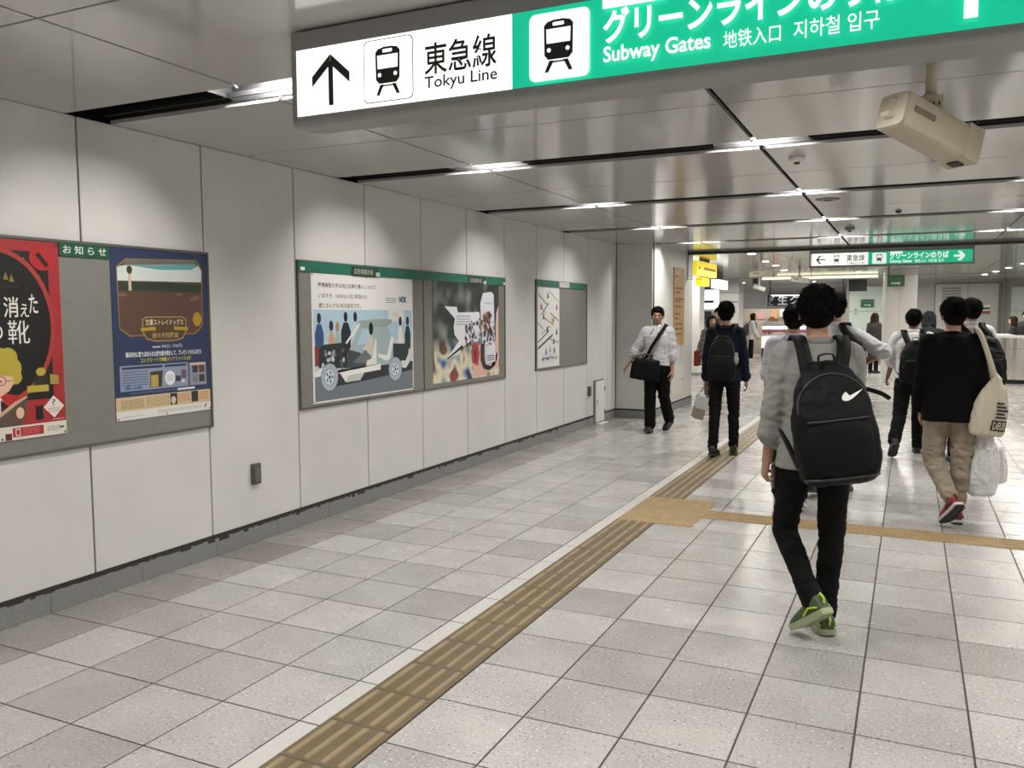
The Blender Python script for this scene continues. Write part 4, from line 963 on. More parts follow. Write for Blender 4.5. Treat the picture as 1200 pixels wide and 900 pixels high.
# goods and posters at the rear of the shop
for i, (p0, q0, p1, q1, h, lab) in enumerate(((904, 361, 911, 378, 'C79A76', 'tan hanging poster at the rear of the cake shop'), (914, 362, 922, 371, 'DAD8D0', 'white menu card at the rear of the cake shop'), (884, 366, 896, 374, 'C9A0A0', 'pink menu board at the rear of the cake shop'))):
    a, b = ony(p0, q0, YF), ony(p1, q1, YF); t = tag(boxo('menu_board', (a.x, YF-.035, b.z), (b.x, YF-.001, a.z), flat(h)), lab, 'poster')
for i, (p0, h) in enumerate(((897, 'D2C8BC'), (902, 'C9803E'), (907, 'B88A4E'), (912, 'D8CDBE'))):
    a = ony(p0, 378, 30.0); t = tag(obj('gift_box', bbox((a.x, 29.95, 1.341), (a.x+.14, 30.15, 1.341+.12+.05*(i % 2)), .006, 1), flat(h)), ['cream', 'orange', 'light brown', 'pale'][i]+' gift box standing on the cake display case', 'box')

# left part of the concourse
a, b = ony(809, 330, 19.6), ony(820, 330, 19.6)
t = empty('square_pillar', (a.x, 19.6, 0), 0, 'white square pillar beyond the corner wall', 'pillar')
boxo('cladding', (-.8, 0, 0), (b.x-a.x, .6, H-.001), M_WHITEP, t); boxo('foot', (-.81, -.01, 0), (b.x-a.x+.01, .61, .07), mat('plinth_grey', (.25, .25, .24), .5), t)
a, b = ony(816, 340, 21.5), ony(840, 362, 21.5)
t = empty('ticket_counter', (a.x, 21.5, 0), 0, 'brightly lit white fascia over a grey service window', 'kiosk')
boxo('lit_fascia', (0, 0, b.z), (b.x-a.x, .3, a.z), mat('fascia_glow', (1, 1, 1), .5, emit=1.6, ecol=(1, .99, .97)), t)
boxo('header', (-.2, .02, a.z), (b.x-a.x+.0, .3, H-.001), mat('kiosk_grey', (.10, .10, .10), .5), t)
boxo('wall', (-.6, .1, 0), (b.x-a.x, .4, b.z), mat('kiosk_wall', (.42, .41, .38), .5), t)
boxo('name_plate', (.2, -.006, b.z+.17), (.5, -.001, b.z+.24), M_SK, t)
boxo('screen', (.02, .08, b.z-.35), (.42, .10, b.z-.06), mat('screen_dark', (.05, .06, .06), .3), t); boxo('teal_strip', (.05, .07, b.z-.42), (.40, .08, b.z-.30), mat('teal', (.05, .25, .24), .4), t)
boxo('shelf', (-.1, -.05, .78), (b.x-a.x, .1, .82), mat('shelf_grey', (.3, .3, .29), .4), t)
a, b = ony(841, 330, 24.5), ony(866, 330, 24.5)
t = empty('wall_block', (a.x, 24.5, 0), 0, 'pale grey wall block between service window and cake shop', 'wall block')
boxo('upper', (0, 0, 2.28), (b.x-a.x, .8, H-.001), mat('block_grey', (.40, .41, .41), .4), t); boxo('lower', (0, .02, 0), (b.x-a.x, .8, 2.27), mat('block_white', (.62, .61, .60), .4), t); boxo('band', (0, .0, 1.98), (b.x-a.x, .02, 2.01), M_FRAME, t)
# yellow hanging signs
def side_sign(name, pts, X, m, label, dots=0, th=.12):
    P_ = [onx(p[0], p[1], X) for p in pts]; y0, y1 = P_[0].y, P_[1].y; z1, z0 = P_[0].z, P_[2].z
    t = empty(name, (X, y0, z0), 0, label, 'sign'); L = y1-y0; h = z1-z0
    boxo('casing', (-th, -.004, -.004), (-.002, L+.004, h+.004), m, t); boxo('face', (-.004, 0, 0), (0, L, h), m, t)
    boxo('mount', (-th*.7, L*.3, h+.004), (-th*.3, L*.7, H-z0), M_DGREY, t)
    if dots:
        bm = BM()
        for i in range(7): box(bm, (0, L*(.35+.085*i), h*.42), (.002, L*(.35+.085*i)+L*.06, h*.62))
        poly(bm, [(.002, L*.06, h*.5), (.002, L*.14, h*.36), (.002, L*.14, h*.64)]); obj('print', bm, mat('yellow_ink', (.10, .075, .01), .6), t)
    return t
side_sign('hanging_sign', [(817, 305), (840, 311), (817, 321.5)], .02, M_SY, 'large backlit yellow hanging sign beyond the corner wall', 1)
side_sign('hanging_sign', [(822, 325), (831.5, 326), (822, 334.5)], -.3, M_SY, 'small yellow hanging sign below the large one')
side_sign('hanging_sign', [(839, 327), (853, 330), (839, 337.5)], -.62, mat('sign_plain_glow', (1, 1, 1), .4, emit=1.2), 'plain white backlit hanging sign beside the yellow ones')

# ================================================================ PEOPLE
def rotx(v, a):  # tilt in the y-z plane, +a moves up-vector toward +y
    return Vector((v.x, v.y*cos(a)+v.z*sin(a), -v.y*sin(a)+v.z*cos(a)))
def skel(H=1.72, lean=0.04, L=(0, 0, 0), R=(0, 0, 0), la=(0, .12, .15, 0), ra=(0, .12, .15, 0), headyaw=0, headpitch=0, feet=((0, 0), (0, 0)), sw=1.0, twist=0, up=None):
    """local frame: x right, y forward, z up. leg=(thigh forward, knee flex, spread) arm=(forward, spread, elbow flex, inward) feet=((pitch,turn) left,right)"""
    k = H/1.72
    if up:   # raise the knee of the lifted leg until its foot clears the ground
        def low_of(leg, ft):
            a, kn, ab = leg[:3]; z = -.41*k*cos(a)*cos(ab)-.40*k*cos(a-kn); p = ft[0]; n = cos(p)
            return min(z+.06*k*sin(p)-.085*k*n, z-.19*k*sin(p)-.085*k*n)
        for _ in range(60):
            l, r = low_of(L, feet[0]), low_of(R, feet[1])
            if up == 'L' and l < r+.002: L = (L[0]+.004, L[1]+.025, *L[2:])
            elif up == 'R' and r < l+.002: R = (R[0]+.004, R[1]+.025, *R[2:])
            else: break
    J = {'k': k, 'sw': sw}
    P = Vector((0, 0, .92*k)); J['pelvis'] = P
    up = rotx(Vector((0, 0, 1)), lean); J['up'] = up; fw = rotx(Vector((0, 1, 0)), lean); J['fw'] = fw
    J['sp'] = lambda h: P+up*(h*k)
    for s, nm, leg, arm, ft in ((-1, 'L', L, la, feet[0]), (1, 'R', R, ra, feet[1])):
        hip = P+Vector((s*.088*k, 0, -.03*k)); a, kn, ab = leg[:3]; sx = leg[3] if len(leg) > 3 else sin(ab)*.3
        kd = Vector((s*sin(ab), sin(a)*cos(ab), -cos(a)*cos(ab))); knee = hip+kd*.41*k
        b = a-kn; sd = Vector((s*sx, sin(b), -cos(b))).normalized(); ank = knee+sd*.40*k
        J['hip'+nm], J['knee'+nm], J['ank'+nm] = hip, knee, ank
        pit, turn = ft
        fd = Vector((sin(turn)*cos(pit), cos(turn)*cos(pit), -sin(pit))); J['foot'+nm] = fd
        f, ab2, el, inw = arm
        ct, st = cos(twist), sin(twist)
        sh = P+up*(.462*k)+Vector((s*.158*k*sw*ct, s*.158*k*sw*st, 0))
        ud = Vector((s*sin(ab2), sin(f)*cos(ab2), -cos(f)*cos(ab2))); elb = sh+ud*.285*k
        g = f+el; dd = Vector((s*(sin(ab2)-inw), sin(g)*cos(ab2), -cos(g)*cos(ab2))).normalized(); wr = elb+dd*.25*k
        J['sh'+nm], J['el'+nm], J['wr'+nm], J['hd'+nm] = sh, elb, wr, dd
    # stand on the lower foot
    low = 1e9
    for nm in 'LR':
        a, fd = J['ank'+nm], J['foot'+nm]; un = Vector((0, 0, 1)); nrm = (un-fd*un.dot(fd)).normalized()
        heel = a-fd*.06*k-nrm*.085*k; toe = a+fd*.19*k-nrm*.085*k; low = min(low, heel.z, toe.z)
    dz = Vector((0, 0, -low))
    for key in list(J):
        if isinstance(J[key], Vector) and key not in ('up', 'fw') and not key.startswith(('foot', 'hd')): J[key] = J[key]+dz
    P2 = J['pelvis']; J['sp'] = lambda h: P2+up*(h*k)
    neck = J['sp'](.585); hc = J['sp'](.68)+fw*.025*k
    Mh = Matrix.Rotation(headyaw, 3, 'Z') @ Matrix.Rotation(-headpitch, 3, 'X')
    J['head'], J['Mh'], J['twist'] = hc, Mh, twist
    return J
TORSO = [(-.13, .10, .085), (-.09, .150, .110), (0, .165, .118), (.10, .150, .108), (.20, .148, .106), (.32, .166, .116), (.41, .165, .112), (.475, .140, .090), (.52, .100, .072), (.56, .062, .060)]
def torso(bm, J, add=0, lo=-.13, hi=.56, sc=1.0, belly=0, flare=0):
    k = J['k']; R = []
    tw = J['twist']
    for h, w, d in TORSO:
        if h < lo-.001 or h > hi+.001: continue
        f = max(0, min(1, (h+.1)/.57)); t = tw*f
        x, y = Vector((cos(t), sin(t), 0)), Vector((-sin(t), cos(t), 0))
        if add and h < -.05: w, d = .168, .128
        e = add*(1 if h < .45 else .6)+(flare*max(0, (.1-h)) if flare else 0)
        sw = J['sw'] if h > .3 else 1
        R.append(ell(J['sp'](h)+J['fw']*(belly if .0 <= h < .25 else 0), x*((w*sc*sw+e)*k), y*((d*sc+e)*k), 24, 2.4))
    rings(bm, R)
def head_mesh(bm, J, female=False):
    k = J['k']; C, M = J['head'], J['Mh']
    def at(x, y, z): return C+M@Vector((x*k, y*k, z*k))
    def b(x, y, z, rx, ry, rz, sub=2): ball(bm, at(x, y, z), (rx*k, ry*k, rz*k), M, sub)
    b(0, -.012, .030, .076, .094, .086, 3); b(0, .018, -.010, .067, .075, .085, 3); b(0, .030, -.062, .050, .052, .046); b(0, .052, -.088, .026, .026, .020)
    b(0, .010, -.045, .062, .055, .045)
    cone(bm, at(0, .085, .012), at(0, .104, -.028), .009*k, .0135*k); b(0, .106, -.031, .0115, .011, .009); b(-.012, .095, -.034, .008, .010, .007); b(.012, .095, -.034, .008, .010, .007)
    b(0, .083, .030, .05, .012, .010); b(-.045, .066, -.02, .02, .016, .02); b(.045, .066, -.02, .02, .016, .02)
    b(0, .083, -.058, .022, .010, .006); b(0, .082, -.068, .019, .010, .006)
    for s in (-1, 1): b(s*.078, -.012, -.012, .008, .020, .032); b(s*.080, -.004, -.036, .007, .010, .012)
    # neck
    cone(bm, J['sp'](.50), J['head']+M@Vector((0, -.022*k, -.05*k)), .056*k, .052*k)
def hand(bm, J, nm, curl=.5, grip=False):
    k = J['k']; w = J['wr'+nm]; d = J['hd'+nm].normalized(); s = -1 if nm == 'L' else 1
    t = Vector((0, 1, 0)) if abs(d.y) < .8 else Vector((0, 0, 1)); t = (t-d*t.dot(d)).normalized()
    n = d.cross(t); n = n if n.x*-s > 0 else -n
    R = [ell(w+d*x*k, t*a*k, n*c*k, 12, 2.6) for x, a, c in ((-.01, .026, .020), (.02, .033, .019), (.055, .041, .0165), (.085, .041, .014), (.095, .036, .010))]
    rings(bm, R)
    for i, (o, ln) in enumerate(((.031, .070), (.011, .078), (-.010, .073), (-.029, .058))):
        p = w+d*.082*k+t*o*k; a = curl*.55; seg = [p]; ang = a
        for q, f in enumerate((.45, .32, .23)):
            dirv = d*cos(ang)+n*sin(ang)+t*(o*.6 if q == 0 else 0); p = p+dirv*ln*f*k*(1.0); seg.append(p); ang += curl*(1.0 if q == 0 else .8)
        limb(bm, seg, [r*k for r in (.0098, .0092, .0085, .0072)])
    p = w+d*.025*k+t*.026*k; seg = [p]
    for f, (x, y, z) in ((.040, (.55, .80, .25)), (.032, (.8, .45, .45*curl+.1)), (.026, (.85, .15, .6*curl+.1))):
        p = p+(d*x+t*y+n*z).normalized()*f*k; seg.append(p)
    limb(bm, seg, [r*k for r in (.0125, .011, .010, .008)])
    return w+d*.10*k+n*.02*k
def body_obj(J, root, skin, vox, curls=(.5, .5)):
    k = J['k']; bm = BM(); torso(bm, J, 0, sc=.86); head_mesh(bm, J)
    for i, nm in enumerate('LR'):
        limb(bm, [J['sh'+nm], J['el'+nm], J['wr'+nm]+J['hd'+nm]*.01], [.046*k, .037*k, .0255*k])
        e, w = J['el'+nm], J['wr'+nm]; ball(bm, e.lerp(w, .25), .041*k)
        cone(bm, J['sp'](.47), J['sh'+nm], .06*k, .045*k)
        hand(bm, J, nm, curls[i])
        limb(bm, [J['hip'+nm], J['knee'+nm], J['ank'+nm]], [.068*k, .046*k, .033*k])
    me = remesh(bm, vox, 2, .4); return objm('body', me, skin, root, True)
def folds(J, amp, pts, freq=26, seed=0, stretch=(1, 1, 1.6)):
    o = Vector((seed*3.1, seed*1.7, seed*2.3)); S = Vector(stretch)
    def fn(co, n):
        q = Vector((co.x*S.x, co.y*S.y, co.z*S.z))
        v = noise.noise(q*freq*.35+o)*.6; rd = 1-abs(noise.noise(q*freq*.62+o)*2)
        w = .35
        for p, r, a in pts:
            d2 = (co-p).length_squared/(r*r)
            if d2 < 4: w += a*math.exp(-d2)
        return amp*w*(v+rd*.7-.25)
    return fn
def top_obj(J, root, name, m, vox, loose=.018, sleeve=1.95, hem=-.09, collar=0, cuff=0, amp=.006, seed=0, belly=0, hood=0, armr=1.0):
    k = J['k']; bm = BM(); torso(bm, J, loose, lo=hem-.01, hi=.53, belly=belly)
    if hem < -.1: pass
    for nm in 'LR':
        sh, el, wr = J['sh'+nm], J['el'+nm], J['wr'+nm]
        cone(bm, J['sp'](.46), sh, (.080+loose*.4)*k, (.056+loose*.6)*k); cone(bm, J['sp'](.51), sh+Vector((0, 0, .012*k)), (.045+loose*.3)*k, (.042+loose*.5)*k)
        ra, rb, rc = (.054+loose*.75)*k*armr, (.048+loose*.85)*k*armr, (.034+loose*.9)*k*armr
        if sleeve <= 1:
            e = sh.lerp(el, sleeve); rr = ra+(rb-ra)*sleeve+.006
            limb(bm, [sh, e], [ra, rr]); cone(bm, sh.lerp(el, sleeve*.8), e, rr, rr+.004)
        else:
            e = el.lerp(wr, sleeve-1); rr = rb+(rc-rb)*(sleeve-1)
            limb(bm, [sh, el, e], [ra, rb, rr])
            if cuff:
                d = (wr-el).normalized(); cone(bm, e-d*cuff, e, rr+.009, rr+.007)
    if collar:
        R = [ell(J['sp'](h)+J['fw']*.004*k, (r*k, 0, 0), (0, r*1.02*k, 0), 20) for h, r in ((.50, .082), (.535, .071), (.535+collar, .067))]
        rings(bm, R)
    if hood:
        ball(bm, J['sp'](.50)-J['fw']*.085*k, (.11*k, .06*k, .08*k))
    me = remesh(bm, vox, 4, .5)
    pts = [(J['el'+n], .13*k, 1.2) for n in 'LR']+[(J['wr'+n], .12*k, .8) for n in 'LR']+[(J['sh'+n]-Vector((0, 0, .08)), .1, .8) for n in 'LR']+[(J['sp'](.0), .16, .8)]
    displace(me, folds(J, amp, pts, seed=seed))
    return objm(name, me, m, root, True)
def trousers_obj(J, root, m, vox, loose=.012, amp=.006, seed=0, hemw=0, rise=.06, length=.97, name='trousers'):
    k = J['k']; bm = BM(); R = []
    for h, w, d in ((-.14, .12, .10), (-.09, .158, .118), (0, .166, .120), (rise, .155, .112)): R.append(ell(J['sp'](h), (w*k+loose*.6, 0, 0), (0, d*k+loose*.6, 0), 24, 2.3))
    rings(bm, R)
    for nm in 'LR':
        h, kn, an = J['hip'+nm], J['knee'+nm], J['ank'+nm]; e = kn.lerp(an, length)
        limb(bm, [h+Vector((0, 0, -.02)), kn, e], [(.080)*k+loose, .056*k+loose, .046*k+loose+hemw]); ball(bm, h.lerp(kn, .25)+Vector((0, -.004, 0)), .080*k+loose); ball(bm, kn.lerp(an, .3)-J['fw']*.012, .053*k+loose)
        d = (an-kn).normalized(); cone(bm, e-d*.08*k, e+d*.01, .045*k+loose+hemw, .046*k+loose+hemw)
        ball(bm, J['sp'](-.07)+Vector(((-.075 if nm == 'L' else .075)*k, -.055*k, 0)), (.085*k+loose*.5, .075*k, .09*k))
    me = remesh(bm, vox, 3, .5)
    pts = [(J['knee'+n], .14*k, 1.3) for n in 'LR']+[(J['ank'+n]+Vector((0, 0, .05)), .12*k, 1.5) for n in 'LR']+[(J['sp'](-.12), .13, .6)]
    displace(me, folds(J, amp, pts, seed=seed+5, stretch=(1, 1, 1.8)))
    return objm(name, me, m, root, True)
def shoe_obj(J, nm, root, m, msole, sport=False, accent=None, vox=.006, tread=None):
    k = J['k']; a, fd = J['ank'+nm], J['foot'+nm].normalized(); un = Vector((0, 0, 1)); nr = (un-fd*un.dot(fd)).normalized(); sd = fd.cross(nr)
    o = a-nr*.085*k
    def at(x, z, y=0): return o+fd*x*k+nr*z*k+sd*y*k
    # upper: sections along the foot
    S = [(-.062, .030, .030, .045), (-.055, .034, .046, .05), (-.02, .038, .05, .05), (.03, .039, .045, .045), (.08, .043, .036, .038), (.13, .046, .028, .031), (.165, .042, .022, .026), (.195, .026, .016, .022)]
    bm = BM(); rings(bm, [ell(at(x, z+.012), sd*w*k, nr*h*k, 18, 2.5) for x, w, h, z in S])
    cone(bm, at(-.012, .05), at(-.010, .105), .045*k, .040*k)
    ball(bm, at(-.035, .085), (.030*k, .030*k, .028*k))
    me = remesh(bm, vox, 2, .5); u = objm('shoe', me, m, root, True)
    bm = BM(); th = .030 if sport else .020
    pts = [(-.072, .020), (-.066, .036), (-.03, .042), (.03, .042), (.09, .049), (.14, .051), (.18, .043), (.205, .022)]
    out = [(x, w) for x, w in pts]+[(x, -w) for x, w in reversed(pts)]
    lift = lambda x: .012*max(0, (x-.12)/.08)**2+(.010*max(0, (-x-.03)/.04) if sport else 0)
    V = rings(bm, [[at(x, lift(x), y*.97) for x, y in out], [at(x, .008+lift(x), y) for x, y in out], [at(x, th+lift(x)*.8, y*(1.02 if sport else 1)) for x, y in out]])
    bmesh.ops.recalc_face_normals(bm, faces=bm.faces[:])
    if tread:
        for f in bm.faces:
            if all(v in V[0] or v in V[1] for v in f.verts): f.material_index = 1
    obj('sole', bm, [msole, tread] if tread else msole, u)
    if accent:
        bm = BM()
        tube(bm, [at(-.066, .06), at(-.078, .085), at(-.066, .108), at(-.052, .10)], .006*k, 8)
        for s in (-1, 1): tube(bm, [at(-.05, .05, s*.040), at(-.0, .062, s*.047), at(.05, .04, s*.046)], .0055*k, 6)
        tube(bm, [at(-.03, .112, -.035), at(.0, .118, 0), at(-.03, .112, .035)], .006, 6)
        obj('trim', bm, accent, u)
    return u
def hair_obj(J, root, m, n=300, style='short', seed=0, vox=.008, vol=1.0):
    k = J['k']; C, M = J['head'], J['Mh']; rnd = random.Random(seed)
    def at(x, y, z): return C+M@Vector((x*k, y*k, z*k))
    bm = BM(); g = vol
    ball(bm, at(0, -.020, .042), (.086*k*g, .098*k*g, .090*k*g), M, 3)
    ball(bm, at(0, -.048, -.004), (.078*k*g, .068*k*g, .085*k*g), M, 3)
    ball(bm, at(0, .035, .085), (.068*k*g, .055*k*g, .040*k*g), M, 2)
    for s in (-1, 1): ball(bm, at(s*.066, -.002, .030), (.020*k*g, .045*k, .045*k), M, 2)
    if style == 'bob':
        ball(bm, at(0, -.055, -.06), (.088*k, .055*k, .10*k), M, 2)
        for s in (-1, 1): ball(bm, at(s*.082, .0, -.045), (.022*k, .050*k, .11*k), M, 2)
    if style == 'long':
        ball(bm, at(0, -.065, -.11), (.095*k, .050*k, .19*k), M, 2)
        for s in (-1, 1): ball(bm, at(s*.084, .0, -.09), (.024*k, .050*k, .17*k), M, 2)
    me = remesh(bm, vox, 3, .5)
    displace(me, lambda co, nn: .004*k*noise.noise(co*70)+.005*k*noise.noise(co*28))
    bm = BM(); bm.from_mesh(me); bpy.data.meshes.remove(me)
    crown = Vector((.1, -.30, .95)).normalized(); c0 = Vector((0, -.022, .030)); rad = Vector((.090, .106, .104))*g
    i = 0
    while i < n:
        v = Vector((rnd.gauss(0, 1), rnd.gauss(0, 1), rnd.gauss(0, 1))).normalized()
        if v.z < -.55 or (v.y > .25 and v.z < .35) or (v.z < -.2 and v.y > -.3): continue
        i += 1
        t = (-crown+v*v.dot(crown)); t = t.normalized() if t.length > .01 else Vector((1, 0, 0))
        t = (t+Vector((rnd.uniform(-.5, .5), rnd.uniform(-.5, .5), rnd.uniform(-.3, .3)))).normalized()
        base = c0+Vector((v.x*rad.x, v.y*rad.y, v.z*rad.z))*.96; Ln = rnd.uniform(.025, .05); w = rnd.uniform(.004, .008)
        lift = rnd.uniform(.0, .22); pr = []
        for q in range(4):
            f = q/3; p = base+t*Ln*f+v*(Ln*f*lift-Ln*Ln*f*f*4.0)
            pr.append((at(*p), w*k*(1-f*.92)))
        sd = (M@(t.cross(v))).normalized(); up = M@v
        R = [[p-sd*r, p+up*r*.7, p+sd*r] for p, r in pr]
        rings(bm, R)
    if style in ('bob', 'long'):
        for i in range(60):
            s = rnd.choice((-1, 1)); x = s*rnd.uniform(.03, .095); y = rnd.uniform(-.09, .045) if abs(x) > .07 else -.09+rnd.uniform(-.01, .01); L_ = .16 if style == 'bob' else .27
            tube(bm, [at(x*.9, y, .04), at(x*1.05, y, -.03), at(x*1.08+rnd.uniform(-.01, .01), y+rnd.uniform(-.01, .01), .04-L_)], [.006*k, .007*k, .002*k], 4)
    return obj('hair', bm, m, root, True)
def face_parts(J, root, brow=M_HAIR, closed=False):
    k = J['k']; C, M = J['head'], J['Mh']
    def at(x, y, z): return C+M@Vector((x*k, y*k, z*k))
    for s in (-1, 1):
        bm = BM(); ball(bm, at(s*.030, .0815, .009), (.0125*k, .007*k, (.0035 if closed else .0062)*k), M, 2); e = obj('eye', bm, mat('eye_white', (.62, .58, .55), .3), root, True)
        bm = BM(); ball(bm, at(s*.030, .0865, .009), (.0055*k, .0035*k, (.003 if closed else .0058)*k), M, 2); obj('iris', bm, M_HAIR, e, True)
        bm = BM(); tube(bm, [at(s*.014, .091, .026), at(s*.032, .089, .032), at(s*.048, .078, .027)], [.003*k, .004*k, .002*k], 6); obj('eyebrow', bm, brow, root)
    bm = BM(); ball(bm, at(0, .089, -.0625), (.021*k, .006*k, .0055*k), M, 2); obj('lips', bm, mat('lips', (.30, .12, .10), .5), root, True)
def person(x, y, heading, label, J, skin=M_SKIN, vox=.010, curls=(.5, .5), group=None):
    root = empty('person', (x, y, 0), heading, label, 'person', group)
    body_obj(J, root, skin, vox, curls); return root
def local(root, p):
    a = root.rotation_euler.z; return Vector((p.x*cos(a)-p.y*sin(a)+root.location.x, p.x*sin(a)+p.y*cos(a)+root.location.y, p.z))
# ---------------------------------------------------------------- bags
def ribbon(bm, pts, wdir, w, t):
    pts = [Vector(p) for p in pts]; R = []
    for i, p in enumerate(pts):
        d = (pts[min(i+1, len(pts)-1)]-pts[max(i-1, 0)]).normalized(); wd = Vector(wdir[i] if isinstance(wdir, list) else wdir); wd = (wd-d*wd.dot(d)).normalized(); n = d.cross(wd)
        R.append([p-wd*w/2-n*t/2, p+wd*w/2-n*t/2, p+wd*w/2+n*t/2, p-wd*w/2+n*t/2])
    rings(bm, R); bmesh.ops.recalc_face_normals(bm, faces=bm.faces[:])
def smoothpath(pts, n=5):
    pts = [Vector(p) for p in pts]; out = []
    for i in range(len(pts)-1):
        p0, p1, p2, p3 = pts[max(i-1, 0)], pts[i], pts[i+1], pts[min(i+2, len(pts)-1)]
        for q in range(n):
            t = q/n; out.append(.5*((2*p1)+(p2-p0)*t+(2*p0-5*p1+4*p2-p3)*t*t+(3*p1-p0-3*p2+p3)*t**3))
    out.append(pts[-1]); return out
def backpack(root, J, name, label, w=.32, h=.46, d=.17, zc=.20, dx=0, m=M_BLKNYL, tilt=.10, logo=None, pocket=True, roll=0, yoff=0, noise_a=.006, straps=True, seed=1, sides=((-1, 'L'), (1, 'R'))):
    """bag worn on the back of a person; built in the wearer's frame"""
    t = empty(name, root.location, root.rotation_euler.z, label, 'backpack'); k = J['k']
    C = J['sp'](zc)-J['fw']*(.118*k+d/2+.012+yoff)+Vector((dx, 0, 0))
    Mx = Matrix.Rotation(-tilt, 3, 'X') @ Matrix.Rotation(roll, 3, 'Y')
    def at(x, y, z): return C+Mx@Vector((x, y, z))
    prof = [(-.50, .62, .55), (-.485, .80, .74), (-.44, .92, .92), (-.33, .99, 1.0), (-.15, 1.0, 1.0), (.05, .96, .92), (.20, .87, .78), (.33, .73, .62), (.42, .58, .48), (.48, .40, .32), (.50, .22, .18)]
    bm = BM(); R = []
    for z, a, b in prof: R.append(ell(at(0, -d*.5*(b-1)*-.0+(1-b)*d*.42, z*h), Mx@Vector((w/2*a, 0, 0)), Mx@Vector((0, d/2*b, 0)), 32, 3.2))
    rings(bm, R); bmesh.ops.recalc_face_normals(bm, faces=bm.faces[:])
    me = remesh(bm, .012, 2, .5)
    displace(me, lambda co, n: noise_a*(noise.noise(co*11+Vector((seed, 0, 0)))+.6*(1-abs(noise.noise(co*19+Vector((0, seed, 0)))*2))-.3))
    bodyo = objm('bag_body', me, m, t, True)
    bvh = BVHTree.FromPolygons([v.co.copy() for v in me.vertices], [tuple(p.vertices) for p in me.polygons])
    back = Mx@Vector((0, -1, 0))
    def surf(x, z, off=.003):
        o = at(x, -.6, z); hit = bvh.ray_cast(o, -back); p = hit[0] if hit[0] is not None else at(x, -d/2, z); return p+back*off
    if pocket:
        bm = BM(); R = []
        for q, a in ((0, 1), (.5, .97), (.85, .86), (1, .6)):
            ring = []
            for i in range(28):
                th = 2*pi*i/28; ca, sa = cos(th), sin(th); x = math.copysign(abs(ca)**.6, ca)*w*.40*a; z = -h*.19+math.copysign(abs(sa)**.6, sa)*h*.24*a
                ring.append(surf(x, z, -.012+.024*q))
            R.append(ring)
        rings(bm, R); bmesh.ops.recalc_face_normals(bm, faces=bm.faces[:]); obj('pocket', bm, m, t, True)
        bm = BM(); tube(bm, [surf(-w*.36+w*.72*i/12, h*.035-.02*abs(i-6)/6*0, .012) for i in range(13)], .004, 6); obj('zip', bm, M_DGREY, t)
    bm = BM(); tube(bm, [surf(w*.43*cos(a), h*.10+h*.30*sin(a), .002) for a in [pi*i/16 for i in range(17)]], .0045, 6); obj('zip', bm, M_DGREY, t)
    bm = BM(); ribbon(bm, smoothpath([at(-.035, -d*.05, h*.47), at(-.03, -.0, h*.55), at(.03, .0, h*.55), at(.035, -d*.05, h*.47)], 4), (0, 1, 0), .022, .006); obj('handle', bm, m, t)
    if straps:
        for s, nm in sides:
            sh = J['sh'+nm]; mid = J['sp'](.53)+Vector((s*.105*k, -.01, 0))
            pts = [at(s*w*.20, d*.30, h*.40), J['sp'](.50)+Vector((s*.098*k, -.100*k, .010)), mid+Vector((0, .01, .022*k)), J['sp'](.44)+Vector((s*.112*k, .128*k, 0)), J['sp'](.26)+Vector((s*.135*k, .148*k, 0)), J['sp'](.14)+Vector((s*.172*k, .06*k, 0)), J['sp'](.10)+Vector((s*.178*k, -.04*k, 0)), at(s*w*.42, d*.34, -h*.36)]
            pp = smoothpath(pts, 6); bm = BM(); ribbon(bm, pp[:26], (1, 0, 0), .062, .014); obj('strap', bm, m, t, True)
            bm = BM(); ribbon(bm, pp[24:], (1, 0, 0), .024, .005); obj('webbing', bm, m, t, True)
    if logo: logo(t, surf, w, h)
    return t, at, surf
def sub_poly(parent, name, pts, surf, m, off=.004):
    """flat mark that follows the bag surface: outline is split in a fine grid"""
    bm = BM(); vs = [bm.verts.new((x, z, 0)) for x, z in pts]; bm.faces.new(vs)
    bmesh.ops.triangulate(bm, faces=bm.faces[:])
    bmesh.ops.subdivide_edges(bm, edges=bm.edges[:], cuts=2, use_grid_fill=True)
    for v in bm.verts: v.co = surf(v.co.x, v.co.y, off)
    return obj(name, bm, m, parent)
M_MARK = mat('logo_white', (.75, .75, .74), .5)
def swoosh(t, surf, w, h):
    S = [(1, .95), (.62, .66), (.40, .50), (.30, .46), (.22, .47), (.19, .56), (.22, .70), (.28, .85), (.12, .60), (.06, .38), (.08, .20), (.17, .10), (.30, .10), (.45, .22), (.70, .52)]
    sub_poly(t, 'logo', [(.025+.115*a, .095+.055*b) for a, b in S], surf, M_MARK, .005)
def small_tag(t, surf, w, h):
    sub_poly(t, 'logo', [(.01, .03), (.07, .03), (.07, .045), (.01, .045)], surf, mat('logo_grey', (.18, .18, .19), .5), .005)
R_ = radians

